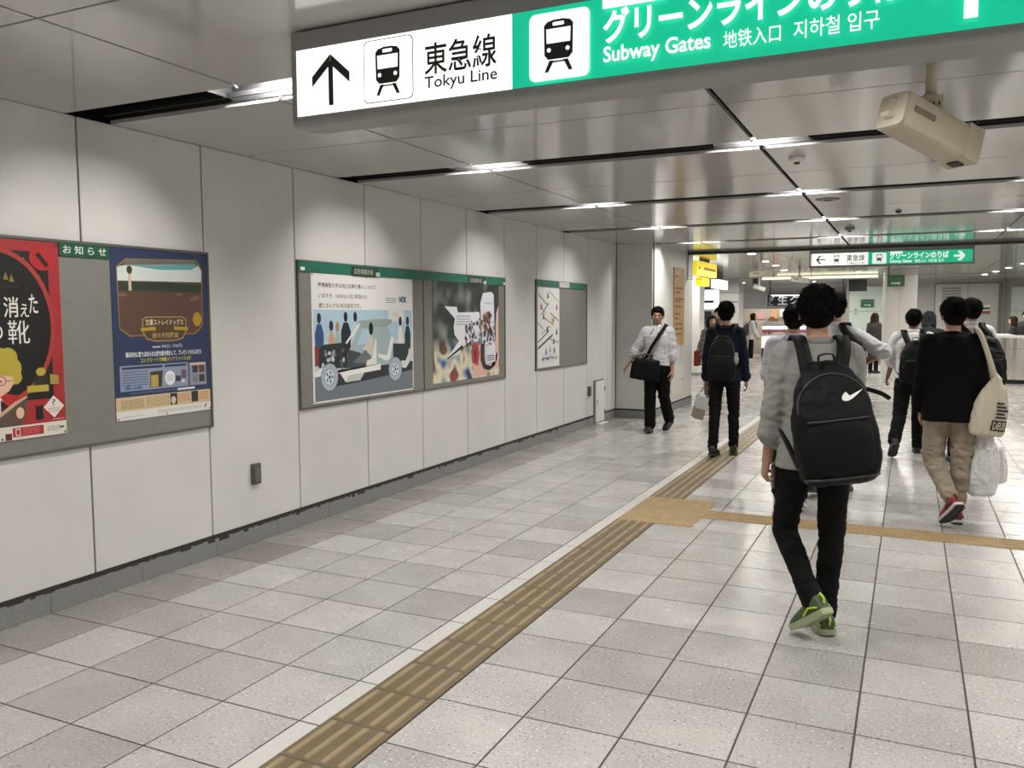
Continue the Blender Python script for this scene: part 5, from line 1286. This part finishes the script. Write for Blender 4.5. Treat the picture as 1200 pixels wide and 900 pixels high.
# ---- 1: grey sweatshirt, black backpack
J = skel(1.725, .03, L=(.16, .55, .09, -.24), R=(-.02, .03, -.01, -.07), la=(.0, .15, .14, .03), ra=(.25, .14, .9, .3), headyaw=R_(-10), headpitch=R_(-4), feet=((.62, -.55), (.0, -.1)), sw=.97, up='L')
p = person(3.325, 1.86, R_(19), 'person in grey sweatshirt and green sneakers walking away with black backpack', J, M_SKIN, .0065, (1.15, .7))
top_obj(J, p, 'sweatshirt', mat('grey_marl', (.245, .245, .225), .9, bump=.25, bscale=600, var=.10, vscale=260, sheen=.1), .009, .021, 1.52, -.10, 0, .035, .010, 1, armr=1.05)
bm = BM(); rings(bm, [ell(J['sp'](h)+J['fw']*.004, (r, 0, 0), (0, r, 0), 24) for h, r in ((.515, .082), (.535, .078), (.548, .070), (.54, .062))]); bmesh.ops.recalc_face_normals(bm, faces=bm.faces[:]); obj('neckband', bm, mat('grey_rib', (.20, .20, .185), .9, bump=.3, bscale=300), p, True)
trousers_obj(J, p, M_BLKFAB, .010, .006, .006, 1)
gs = mat('shoe_green', (.055, .085, .03), .55, bump=.2, bscale=300); gsole = mat('sole_pale_green', (.32, .36, .20), .35); lime = mat('shoe_lime', (.42, .60, .06), .45)
for nm in 'LR': shoe_obj(J, nm, p, gs, gsole, True, lime, .005)
hair_obj(J, p, M_HAIR, 1600, 'short', 1, .006, 1.01)
bp, at1, sf1 = backpack(p, J, 'backpack', 'large black backpack with white check mark emblem on grey sweatshirt person', .385, .58, .22, .15, .02, tilt=.06, logo=swoosh, roll=R_(-7), noise_a=.009, seed=4)
bm = BM(); ribbon(bm, smoothpath([at1(.17, .02, .14), at1(.22, -.02, .115), at1(.255, -.03, .085)], 4), (0, 0, 1), .02, .006); obj('loose_strap', bm, M_BLKNYL, bp)
bm = BM(); tube(bm, [sf1(-.175+.006*i, -.25, .004) for i in range(59)], .006, 6); obj('piping', bm, M_DGREY, bp)
hw = local(p, J['wrL']+J['hdL']*.085+Vector((.045, .0, 0)))
ph = empty('phone', hw, p.rotation_euler.z, 'dark smartphone held in the hand of the grey sweatshirt person', 'phone')
obj('case', bbox((-.006, -.034, -.065), (.006, .034, .065), .005, 2), mat('phone_case', (.045, .028, .025), .35), ph); boxo('screen', (.006, -.030, -.06), (.0068, .030, .06), mat('phone_glass', (.01, .01, .012), .1), ph)

# ---- 2: white shirt man coming toward the camera with shoulder bag
J = skel(1.69, -.01, L=(-.14, .22, -.01), R=(.12, .05, .0, -.04), la=(-.06, .15, .22, .08), ra=(.0, .50, .50, .10), headyaw=R_(16), headpitch=R_(8), feet=((.45, .1), (-.12, -.1)), sw=1.0, up='L')
p = person(.64, 8.62, R_(176), 'person in white rolled-sleeve shirt walking with a black shoulder bag', J, M_SKIN, .008, (.55, .45))
M_SHW = mat('shirt_white', (.52, .525, .54), .75, bump=.08, bscale=300)
top_obj(J, p, 'shirt', M_SHW, .009, .028, 1.30, -.02, .028, .045, .011, 3, armr=1.12)
bm = BM()
for s in (-1, 1): ribbon(bm, [J['sp'](.55)+Vector((s*.055, .035, 0)), J['sp'](.535)+Vector((s*.045, .085, 0)), J['sp'](.485)+Vector((s*.048, .125, 0)), J['sp'](.455)+Vector((s*.060, .135, 0))], (1, -.5*s, 0), .035, .006)
obj('shirt_collar', bm, M_SHW, p)
bm = BM()
for h in (.46, .40, .33, .26, .19, .12, .05): ball(bm, J['sp'](h)+Vector((0, .152 if h > .15 else .148, 0)), .0065, sub=1)
obj('button', bm, mat('button_pale', (.6, .6, .58), .3), p)
bm = BM(); rings(bm, [ell(J['sp'](h), (.176, 0, 0), (0, .133, 0), 24, 2.3) for h in (-.005, .03)]); obj('belt', bm, mat('belt_black', (.012, .011, .01), .35), p)
trousers_obj(J, p, M_BLKFAB, .010, .022, .010, 2, .008)
lea = mat('black_leather', (.012, .011, .010), .35)
for nm in 'LR': shoe_obj(J, nm, p, lea, M_DGREY, vox=.007)
hair_obj(J, p, M_HAIR, 600, 'short', 2, .008, .98); face_parts(J, p)
t = empty('shoulder_bag', p.location, p.rotation_euler.z, 'black nylon shoulder bag hanging in front of white shirt person', 'bag')
B = J['sp'](-.045)+Vector((.10, .185, 0)); Mb = Matrix.Rotation(R_(-8), 3, 'Y') @ Matrix.Rotation(R_(12), 3, 'Z')
def atb(x, y, z): return B+Mb@Vector((x, y, z))
bm = BM(); rings(bm, [ell(atb(0, 0, z), Mb@Vector((.20*a, 0, 0)), Mb@Vector((0, .055*b, 0)), 28, 4) for z, a, b in ((-.15, .95, .8), (-.14, 1.0, 1.0), (-.05, 1.0, 1.05), (.05, .96, .95), (.12, .86, .7), (.14, .80, .45))]); bmesh.ops.recalc_face_normals(bm, faces=bm.faces[:])
me = remesh(bm, .01, 2); displace(me, lambda co, n: .006*noise.noise(co*14)); objm('bag_body', me, M_BLKNYL, t, True)
bm = BM(); rings(bm, [[atb(x*a, .05+q, z) for x, z in ((-.16, -.12), (.16, -.12), (.16, .04), (-.16, .04))] for q, a in ((0, 1), (.02, .98))]); bmesh.ops.recalc_face_normals(bm, faces=bm.faces[:]); obj('pocket', bm, M_BLKNYL, t)
for y in (-.02, .02):
    bm = BM(); tube(bm, smoothpath([atb(-.06, y, .12), atb(-.055, y, .19), atb(.055, y, .19), atb(.06, y, .12)], 5), .008, 8); obj('handle', bm, lea, t, True)
bm = BM(); ribbon(bm, smoothpath([atb(.17, .0, .11), J['sp'](.10)+Vector((.12, .165, 0)), J['sp'](.25)+Vector((.03, .172, 0)), J['sp'](.42)+Vector((-.07, .150, 0)), J['sp'](.52)+Vector((-.115, .06, .01)), J['sp'](.535)+Vector((-.118, 0, .03)), J['sp'](.50)+Vector((-.115, -.09, 0)), J['sp'](.30)+Vector((-.02, -.158, 0)), J['sp'](.10)+Vector((.12, -.13, 0)), J['sp'](.05)+Vector((.20, .02, 0)), atb(.20, .0, .06)], 6), (1, .0, .6), .042, .007); obj('strap', bm, M_BLKNYL, t, True)

# ---- 3: navy sweater, black backpack, paper bag
J = skel(1.715, .03, L=(-.10, .10, .02), R=(.17, .10, .02), la=(-.12, .12, .25, .02), ra=(-.02, .16, .22, .05), headyaw=R_(4), headpitch=R_(-6), feet=((.12, .1), (.0, -.15)), sw=.96)
p = person(1.86, 7.0, R_(2), 'person in navy sweater and black trousers walking away with paper bag', J, M_SKIN, .009, (.9, .5))
top_obj(J, p, 'sweater', mat('navy_knit', (.006, .008, .020), .9, spec=.2, bump=.2, bscale=400), .010, .018, 1.93, -.09, .012, .03, .008, 6)
trousers_obj(J, p, M_BLKFAB, .011, .008, .009, 3)
for nm in 'LR': shoe_obj(J, nm, p, lea, M_DGREY, vox=.008)
hair_obj(J, p, M_HAIR, 700, 'short', 3, .008, 1.04)
bp, at3, sf3 = backpack(p, J, 'backpack', 'soft black backpack on navy sweater person', .31, .50, .15, .18, 0, tilt=.04, logo=None, seed=8, noise_a=.008)
bm = BM(); ball(bm, at3(.155, -.02, -.02), (.030, .030, .055)); cone(bm, at3(.155, -.02, .02), at3(.155, -.02, .05), .02, .02); obj('bottle', bm, mat('bottle_grey', (.30, .31, .27), .3), bp, True)
hw = local(p, J['wrL']+J['hdL']*.10)
t = empty('paper_bag', (hw.x, hw.y, hw.z), R_(20), 'grey and brown paper carrier bag in the hand of navy sweater person', 'bag')
Mb = Matrix.Rotation(R_(14), 3, 'Y')
def atq(x, y, z): return Mb@Vector((x, y, z))
for nm_, z0, z1, c in (('upper_panel', -.24, -.10, (.42, .41, .39)), ('lower_panel', -.36, -.24, (.20, .17, .125))):
    bm = BM(); rings(bm, [[atq(x, y, z) for x, y in ((-.05, -.15), (.05, -.15), (.05, .15), (-.05, .15))] for z in (z0, z1)]); bmesh.ops.recalc_face_normals(bm, faces=bm.faces[:]); obj(nm_, bm, mat('paper_'+nm_, c, .6), t)
for x in (-.05, .05):
    bm = BM(); tube(bm, smoothpath([atq(x, -.06, -.10), atq(x*.3, -.035, -.01), atq(x*.3, .035, -.01), atq(x, .06, -.10)], 5), .004, 6); obj('handle', bm, mat('cord_grey', (.3, .29, .27), .7), t)

# ---- 4: pale lavender short sleeves (behind person 1)
J = skel(1.665, .02, L=(.15, .10, .02), R=(-.22, .25, .02), la=(.05, .14, .3, .05), ra=(.05, .12, .3, .05), feet=((.0, 0), (.35, 0)), sw=1.0, up='R')
p = person(2.86, 4.75, R_(4), 'person in pale lavender short-sleeved shirt walking ahead of the grey sweatshirt', J, M_SKIN, .010)
top_obj(J, p, 'shirt', mat('shirt_lavender', (.44, .43, .48), .8, bump=.08, bscale=300), .010, .030, .92, -.08, .03, 0, .009, 7)
trousers_obj(J, p, M_BLKFAB, .012, .014, .008, 4)
for nm in 'LR': shoe_obj(J, nm, p, lea, M_PAPER, vox=.009)
hair_obj(J, p, M_HAIR, 500, 'short', 4, .008, 1.0)

# ---- 5: white shirt with sling backpack
J = skel(1.77, .03, L=(-.15, .15, .02), R=(.18, .10, .02), la=(.1, .15, .3, .0), ra=(-.10, 1.02, .3, 1.75), headyaw=R_(15), feet=((.25, 0), (0, 0)), sw=1.0, up='L')
p = person(3.12, 5.35, R_(-8), 'person in white shirt with one elbow raised at the side', J, M_SKIN, .010)
top_obj(J, p, 'shirt', M_SHW, .010, .020, .98, -.10, .03, 0, .010, 9, armr=.95)
trousers_obj(J, p, M_BLKFAB, .012, .012, .008, 5)
for nm in 'LR': shoe_obj(J, nm, p, lea, M_DGREY, vox=.009)
hair_obj(J, p, M_HAIR, 500, 'short', 5, .008, 1.0)
backpack(p, J, 'sling_backpack', 'slim black backpack slung on white shirt person with raised elbow', .24, .50, .14, .13, .20, tilt=.05, roll=R_(8), pocket=False, seed=11, sides=((1, 'R'),))

# ---- 6: student, white short sleeves, black backpack
J = skel(1.655, .03, L=(-.30, .35, .08, .16), R=(.24, .06, .01), la=(.15, .20, .55, .05), ra=(-.1, .15, .4, .05), feet=((.75, -.2), (-.05, 0)), sw=1.0, up='L')
p = person(3.76, 7.95, R_(3), 'person in white short-sleeved shirt and black trousers striding away with backpack', J, mat('skin_dim', (.22, .12, .08), .5), .010)
top_obj(J, p, 'shirt', mat('shirt_white2', (.60, .585, .59), .75, bump=.08, bscale=300), .010, .034, .95, -.06, .035, 0, .010, 12, armr=1.1)
trousers_obj(J, p, M_BLKFAB, .011, .020, .010, 6)
for nm in 'LR': shoe_obj(J, nm, p, lea, M_DGREY, vox=.008)
hair_obj(J, p, M_HAIR, 500, 'short', 6, .008, .97)
backpack(p, J, 'backpack', 'black backpack with small grey tag on white short-sleeved person', .32, .48, .17, .19, .015, tilt=.03, logo=small_tag, seed=15)

# ---- 7: black jumper, beige trousers, red shoes
J = skel(1.70, .03, L=(.05, .50, .03, -.30), R=(.04, .06, .01, -.05), la=(.0, .09, .30, .05), ra=(-.06, .09, .12, .0), headyaw=R_(12), feet=((.75, -.50), (.0, -.1)), sw=1.0, up='L')
p = person(4.02, 4.62, R_(3), 'person in loose black jumper, beige trousers and red sneakers walking away', J, M_SKIN, .008, (.5, 1.3))
top_obj(J, p, 'jumper', mat('black_knit', (.0035, .0035, .0037), .9, spec=.1, bump=.2, bscale=400), .010, .028, 1.85, -.15, .02, 0, .009, 14, armr=1.05)
trousers_obj(J, p, mat('beige_cotton', (.27, .225, .165), .85, bump=.12, bscale=400), .009, .018, .013, 7, -.008, length=.90)
red = mat('shoe_red', (.24, .025, .03), .55, bump=.2, bscale=300)
for nm in 'LR': shoe_obj(J, nm, p, red, mat('sole_white', (.55, .54, .52), .5), True, mat('shoe_dark_trim', (.06, .02, .02), .5), .006, M_DGREY)
hair_obj(J, p, M_HAIR, 900, 'short', 7, .007, 1.02)
t = empty('tote_bag', p.location, p.rotation_euler.z, 'natural canvas tote bag with black print on the shoulder of black jumper person', 'bag')
CAN = mat('canvas', (.52, .47, .37), .85, bump=.15, bscale=350)
B = J['sp'](.015)+Vector((.265, -.06, -.03))
Mt = Matrix.Rotation(R_(8), 3, 'Y') @ Matrix.Rotation(R_(38), 3, 'Z')
def att(x, y, z): return B+Mt@Vector((x, y, z))
bm = BM(); rings(bm, [ell(att(0, 0, z), Mt@Vector((.155*a, 0, 0)), Mt@Vector((0, .05*b, 0)), 28, 3.2) for z, a, b in ((-.21, .80, .5), (-.20, .92, .9), (-.12, .98, 1.1), (0, .94, 1.0), (.09, .78, .8), (.15, .55, .6), (.19, .36, .45), (.23, .24, .35))]); bmesh.ops.recalc_face_normals(bm, faces=bm.faces[:])
me = remesh(bm, .008, 2); displace(me, lambda co, n: .007*(1-abs(noise.noise(Vector((co.x*30, co.y*30, co.z*7)))*2))-.003); objm('bag_body', me, CAN, t, True)
bv = BVHTree.FromPolygons([v.co.copy() for v in me.vertices], [tuple(q.vertices) for q in me.polygons])
nv = Mt@Vector((0, -1, 0))
def tsurf(x, z, off=.004):
    hit = bv.ray_cast(att(x, -.3, z), -nv); return (hit[0] if hit[0] is not None else att(x, -.05, z))+nv*off
ink = mat('tote_ink', (.015, .015, .015), .7)
def ttext(body, x0, z0, x1, z1, m_, bold=.02, rot=0, off=.005):
    me_ = text_mesh(body, bold); n_ = len(me_.vertices); co = np.empty(n_*3, 'f'); me_.vertices.foreach_get('co', co); co = co.reshape(-1, 3); lo, hi = co.min(0), co.max(0); s = (co-lo)/np.maximum(hi-lo, 1e-6)
    out = []
    for a, b, _ in s:
        if rot: a, b = 1-b, a
        out.append(tsurf(x0+(x1-x0)*a, z0+(z1-z0)*b, off))
    me_.vertices.foreach_set('co', np.array([tuple(v) for v in out], 'f').ravel()); me_.update(); objm('lettering', me_, m_, t)
sub_poly(t, 'print', [(-.02, -.165), (.115, -.165), (.115, -.085), (-.02, -.085)], tsurf, ink, .0045)
ttext('DEUS', -.008, -.155, .105, -.095, CAN, .03, 0, .006)
for i, wd_ in enumerate((.10, .08, .11, .09, .07)): sub_poly(t, 'print', [(.0, -.07+.026*i), (wd_, -.07+.026*i), (wd_, -.055+.026*i), (.0, -.055+.026*i)], tsurf, ink, .0045)
for y in (-.012, .012):
    bm = BM(); ribbon(bm, smoothpath([att(-.02, y, .21), J['sp'](.36)+Vector((.235, -.10+y, 0)), J['sp'](.49)+Vector((.185, -.062+y, .025)), J['sp'](.53)+Vector((.155, y, .045)), J['sp'](.47)+Vector((.19, .08+y, .0)), J['sp'](.30)+Vector((.25, .06+y, 0)), att(.02, y, .21)], 6), (1, 0, 0), .035, .006); obj('strap', bm, CAN, t, True)
hw = local(p, J['wrR']+J['hdR']*.105+Vector((.03, .02, 0)))
t = empty('plastic_bag', (hw.x, hw.y, hw.z), R_(10), 'crumpled white plastic carrier bag in the hand of black jumper person', 'bag'); t.scale = (1.0, 1.0, 1.25)
def mat_plastic():
    m = bpy.data.materials.new('thin_plastic'); m.use_nodes = True; nt = m.node_tree; b = nt.nodes['Principled BSDF']; b.inputs['Base Color'].default_value = (.72, .72, .73, 1); b.inputs['Roughness'].default_value = .28; b.inputs['Alpha'].default_value = .78; b.inputs['Subsurface Weight'].default_value = .15; return m
PL = mat_plastic()
for nm_, S, c0 in (('bag_body', ((-.42, .55, .5), (-.40, .85, .85), (-.30, 1, 1), (-.20, .95, .9), (-.12, .80, .7), (-.05, .5, .45), (-.01, .22, .2), (.02, .15, .15)), (0, 0, 0)), ('bag_side', ((-.34, .3, .4), (-.32, .48, .6), (-.26, .48, .6), (-.20, .36, .45), (-.12, .12, .2)), (.13, .04, 0))):
    bm = BM(); rings(bm, [ell(Vector((c0[0]+(-.01 if z < -.2 else 0), c0[1], z)), (.115*a, 0, 0), (0, .085*b, 0), 30, 2.6) for z, a, b in S]); bmesh.ops.recalc_face_normals(bm, faces=bm.faces[:])
    me = remesh(bm, .007, 1); displace(me, lambda co, n: .008*(1-abs(noise.noise(Vector((co.x*22, co.y*22, co.z*9)))*2.2))+.006*noise.noise(co*55)-.007); objm(nm_, me, PL, t, True)
for s in (-1, 1):
    bm = BM(); ribbon(bm, smoothpath([(s*.012, .012*s, -.05), (s*.02, .012*s, .0), (0, .0, .035), (-s*.01, -.012*s, .0), (-s*.012, -.012*s, -.05)], 4), (0, 1, 0), .03, .004); obj('handle', bm, PL, t)

# ---- 8: white collar, black backpack (beyond black jumper)
J = skel(1.745, .03, L=(.15, .08, .02), R=(-.18, .2, .02), la=(-.1, .14, .3, .05), ra=(.1, .14, .3, .05), headyaw=R_(20), feet=((0, 0), (.3, 0)), sw=1.0, up='R')
p = person(4.30, 7.55, R_(8), 'person in white shirt with bulky black backpack beyond the black jumper', J, M_SKIN, .011)
top_obj(J, p, 'shirt', mat('shirt_white2', (.60, .585, .59), .75, bump=.08, bscale=300), .011, .030, .95, -.06, .04, 0, .009, 16)
trousers_obj(J, p, M_BLKFAB, .012, .016, .008, 8)
for nm in 'LR': shoe_obj(J, nm, p, lea, M_DGREY, vox=.009)
hair_obj(J, p, M_HAIR, 500, 'short', 8, .008, 1.05)
backpack(p, J, 'backpack', 'bulky black backpack on the person beyond the black jumper', .36, .54, .24, .16, .11, tilt=.06, seed=21, noise_a=.010)

# ---- 9: dark hooded person
J = skel(1.62, .04, L=(.12, .08, .02), R=(-.15, .15, .02), feet=((0, 0), (.25, 0)), up='R')
p = person(3.97, 11.3, R_(0), 'person in dark grey hooded jacket walking far beyond the crowd', J, M_SKIN, .012)
HG = mat('hood_grey', (.040, .042, .043), .9, bump=.3, bscale=120)
top_obj(J, p, 'jacket', HG, .012, .04, 1.9, -.14, 0, 0, .009, 18, hood=1)
trousers_obj(J, p, M_BLKFAB, .013, .012, .007, 9)
for nm in 'LR': shoe_obj(J, nm, p, lea, M_DGREY, vox=.010)
hair_obj(J, p, mat('hair_grey', (.05, .05, .05), .6), 300, 'bob', 9, .010, 1.08)

# ---- 10: woman facing, plaid shirt, red bag
J = skel(1.58, .0, L=(.12, .06, .02), R=(-.15, .15, .02), la=(.0, .14, .35, .1), ra=(.05, .14, .3, .1), headyaw=R_(22), feet=((0, 0), (.25, 0)), sw=.9, up='R')
p = person(.46, 12.9, R_(185), 'person in checked shirt with brown hair carrying a red bag', J, M_SKIN2, .010)
def mat_plaid():
    m = bpy.data.materials.new('plaid'); m.use_nodes = True; nt = m.node_tree; b = nt.nodes['Principled BSDF']; tc = nt.nodes.new('ShaderNodeTexCoord'); ck = nt.nodes.new('ShaderNodeTexChecker'); ck.inputs['Scale'].default_value = 26; ck.inputs[1].default_value = (.42, .38, .38, 1); ck.inputs[2].default_value = (.10, .07, .10, 1)
    nt.links.new(tc.outputs['Object'], ck.inputs['Vector']); nt.links.new(ck.outputs[0], b.inputs['Base Color']); b.inputs['Roughness'].default_value = .8; return m
top_obj(J, p, 'shirt', mat_plaid(), .011, .026, 1.9, -.10, .03, 0, .007, 20)
trousers_obj(J, p, mat('denim_dark', (.03, .035, .05), .85), .012, .010, .007, 10)
for nm in 'LR': shoe_obj(J, nm, p, lea, M_PAPER, vox=.010)
hair_obj(J, p, M_HAIRB, 350, 'bob', 10, .008, .98); face_parts(J, p, M_HAIRB)
sh = J['elR']; hw = local(p, sh+Vector((.085, .0, -.05)))
t = empty('handbag', hw, R_(185), 'red handbag hanging from the arm of checked shirt person', 'bag')
obj('bag_body', bbox((-.05, -.14, -.30), (.05, .14, -.02), .02, 2), mat('bag_red', (.32, .035, .025), .5), t, True)
bm = BM(); tube(bm, smoothpath([(0, -.09, -.03), (-.02, -.06, .10), (-.04, .0, .16), (-.02, .06, .10), (0, .09, -.03)], 5), .008, 8); obj('handle', bm, mat('bag_red', (.32, .035, .025), .5), t, True)

# ---- 11: man in dark jacket behind her
J = skel(1.74, .0, feet=((0, 0), (0, 0)), L=(.1, .05, .02), R=(-.1, .1, .02))
p = person(.03, 15.6, R_(180), 'person in dark jacket coming behind the checked shirt person', J, M_SKIN2, .013)
top_obj(J, p, 'jacket', mat('jacket_dark', (.03, .032, .036), .8), .013, .03, 1.9, -.12, .03, 0, .006, 22)
trousers_obj(J, p, M_BLKFAB, .013, .012, .006, 11)
for nm in 'LR': shoe_obj(J, nm, p, lea, M_DGREY, vox=.011)
hair_obj(J, p, M_HAIR, 200, 'short', 11, .010, 1.06); face_parts(J, p)

# ---- 12: woman at the shop, side view
J = skel(1.63, .05, L=(.05, .05, .02), R=(-.10, .10, .02), la=(.2, .12, .3, .0), ra=(.2, .12, .3, .0), feet=((0, 0), (.1, 0)), sw=.92)
q = onz(880, 424, 0)
p = person(q.x, q.y, R_(-75), 'person in white top and black trousers looking at the cake case', J, M_SKIN2, .013)
top_obj(J, p, 'blouse', mat('blouse_white', (.66, .66, .66), .75), .013, .035, 1.9, -.13, .0, 0, .007, 24)
trousers_obj(J, p, M_BLKFAB, .013, .010, .006, 12, length=.85)
for nm in 'LR': shoe_obj(J, nm, p, mat('shoe_pale', (.6, .6, .6), .5), M_PAPER, vox=.011)
hair_obj(J, p, M_HAIRB, 250, 'bob', 12, .010, .98); face_parts(J, p, M_HAIRB)
backpack(p, J, 'backpack', 'brown rucksack on the white top person by the cake case', .32, .44, .20, .22, 0, m=mat('bag_brown', (.06, .045, .032), .7), tilt=.06, seed=31)

# ---- 13: people at the counter
for i, (px, py, Y, lab, hd) in enumerate(((1189, 371, 21.6, 'person with long dark hair standing behind the steel counter', 75), (1203, 365, 22.6, 'person in black standing at the end of the steel counter', 160))):
    hgt = ony(px, py, Y); J = skel(max(1.5, min(1.75, hgt.z)), .02, headyaw=R_(10), sw=.92)
    p = person(hgt.x, Y, R_(hd), lab, J, M_SKIN2, .013)
    top_obj(J, p, 'jacket', mat('jacket_dark2', (.018, .018, .022), .8), .013, .026, 1.9, -.12, .02, 0, .006, 26+i)
    trousers_obj(J, p, M_BLKFAB, .013, .010, .006, 13+i)
    for nm in 'LR': shoe_obj(J, nm, p, lea, M_DGREY, vox=.011)
    hair_obj(J, p, M_HAIRB if i == 0 else M_HAIR, 200, 'long' if i == 0 else 'short', 13+i, .010, 1.0); face_parts(J, p, M_HAIRB)

# ---- 14: long dark hair beside the round column
hgt = ony(1025, 368, 22.2); J = skel(1.62, .02, headyaw=R_(0), sw=.9)
p = person(hgt.x, 22.2, R_(-30), 'person with long dark hair half hidden by the round column', J, M_SKIN2, .013)
top_obj(J, p, 'coat', mat('coat_dark', (.025, .022, .021), .85), .013, .035, 1.9, -.15, .02, 0, .006, 30)
trousers_obj(J, p, M_BLKFAB, .013, .010, .006, 16)
for nm in 'LR': shoe_obj(J, nm, p, lea, M_DGREY, vox=.011)
hair_obj(J, p, M_HAIRB, 200, 'long', 16, .010, 1.0)

# ---------------------------------------------------------------- set each Empty at its thing's base
bpy.context.view_layer.update()
for o in [o for o in COL.objects if o.type == 'EMPTY' and o.parent is None and o.location.length < 1e-6 and o.rotation_euler.z == 0]:
    lo = Vector((1e9,)*3); hi = -lo
    for c in o.children:
        for v in c.bound_box:
            w_ = c.matrix_world@Vector(v); lo = Vector(map(min, lo, w_)); hi = Vector(map(max, hi, w_))
    b = Vector(((lo.x+hi.x)/2, (lo.y+hi.y)/2, lo.z)); o.location = b
    for c in o.children: c.location -= b
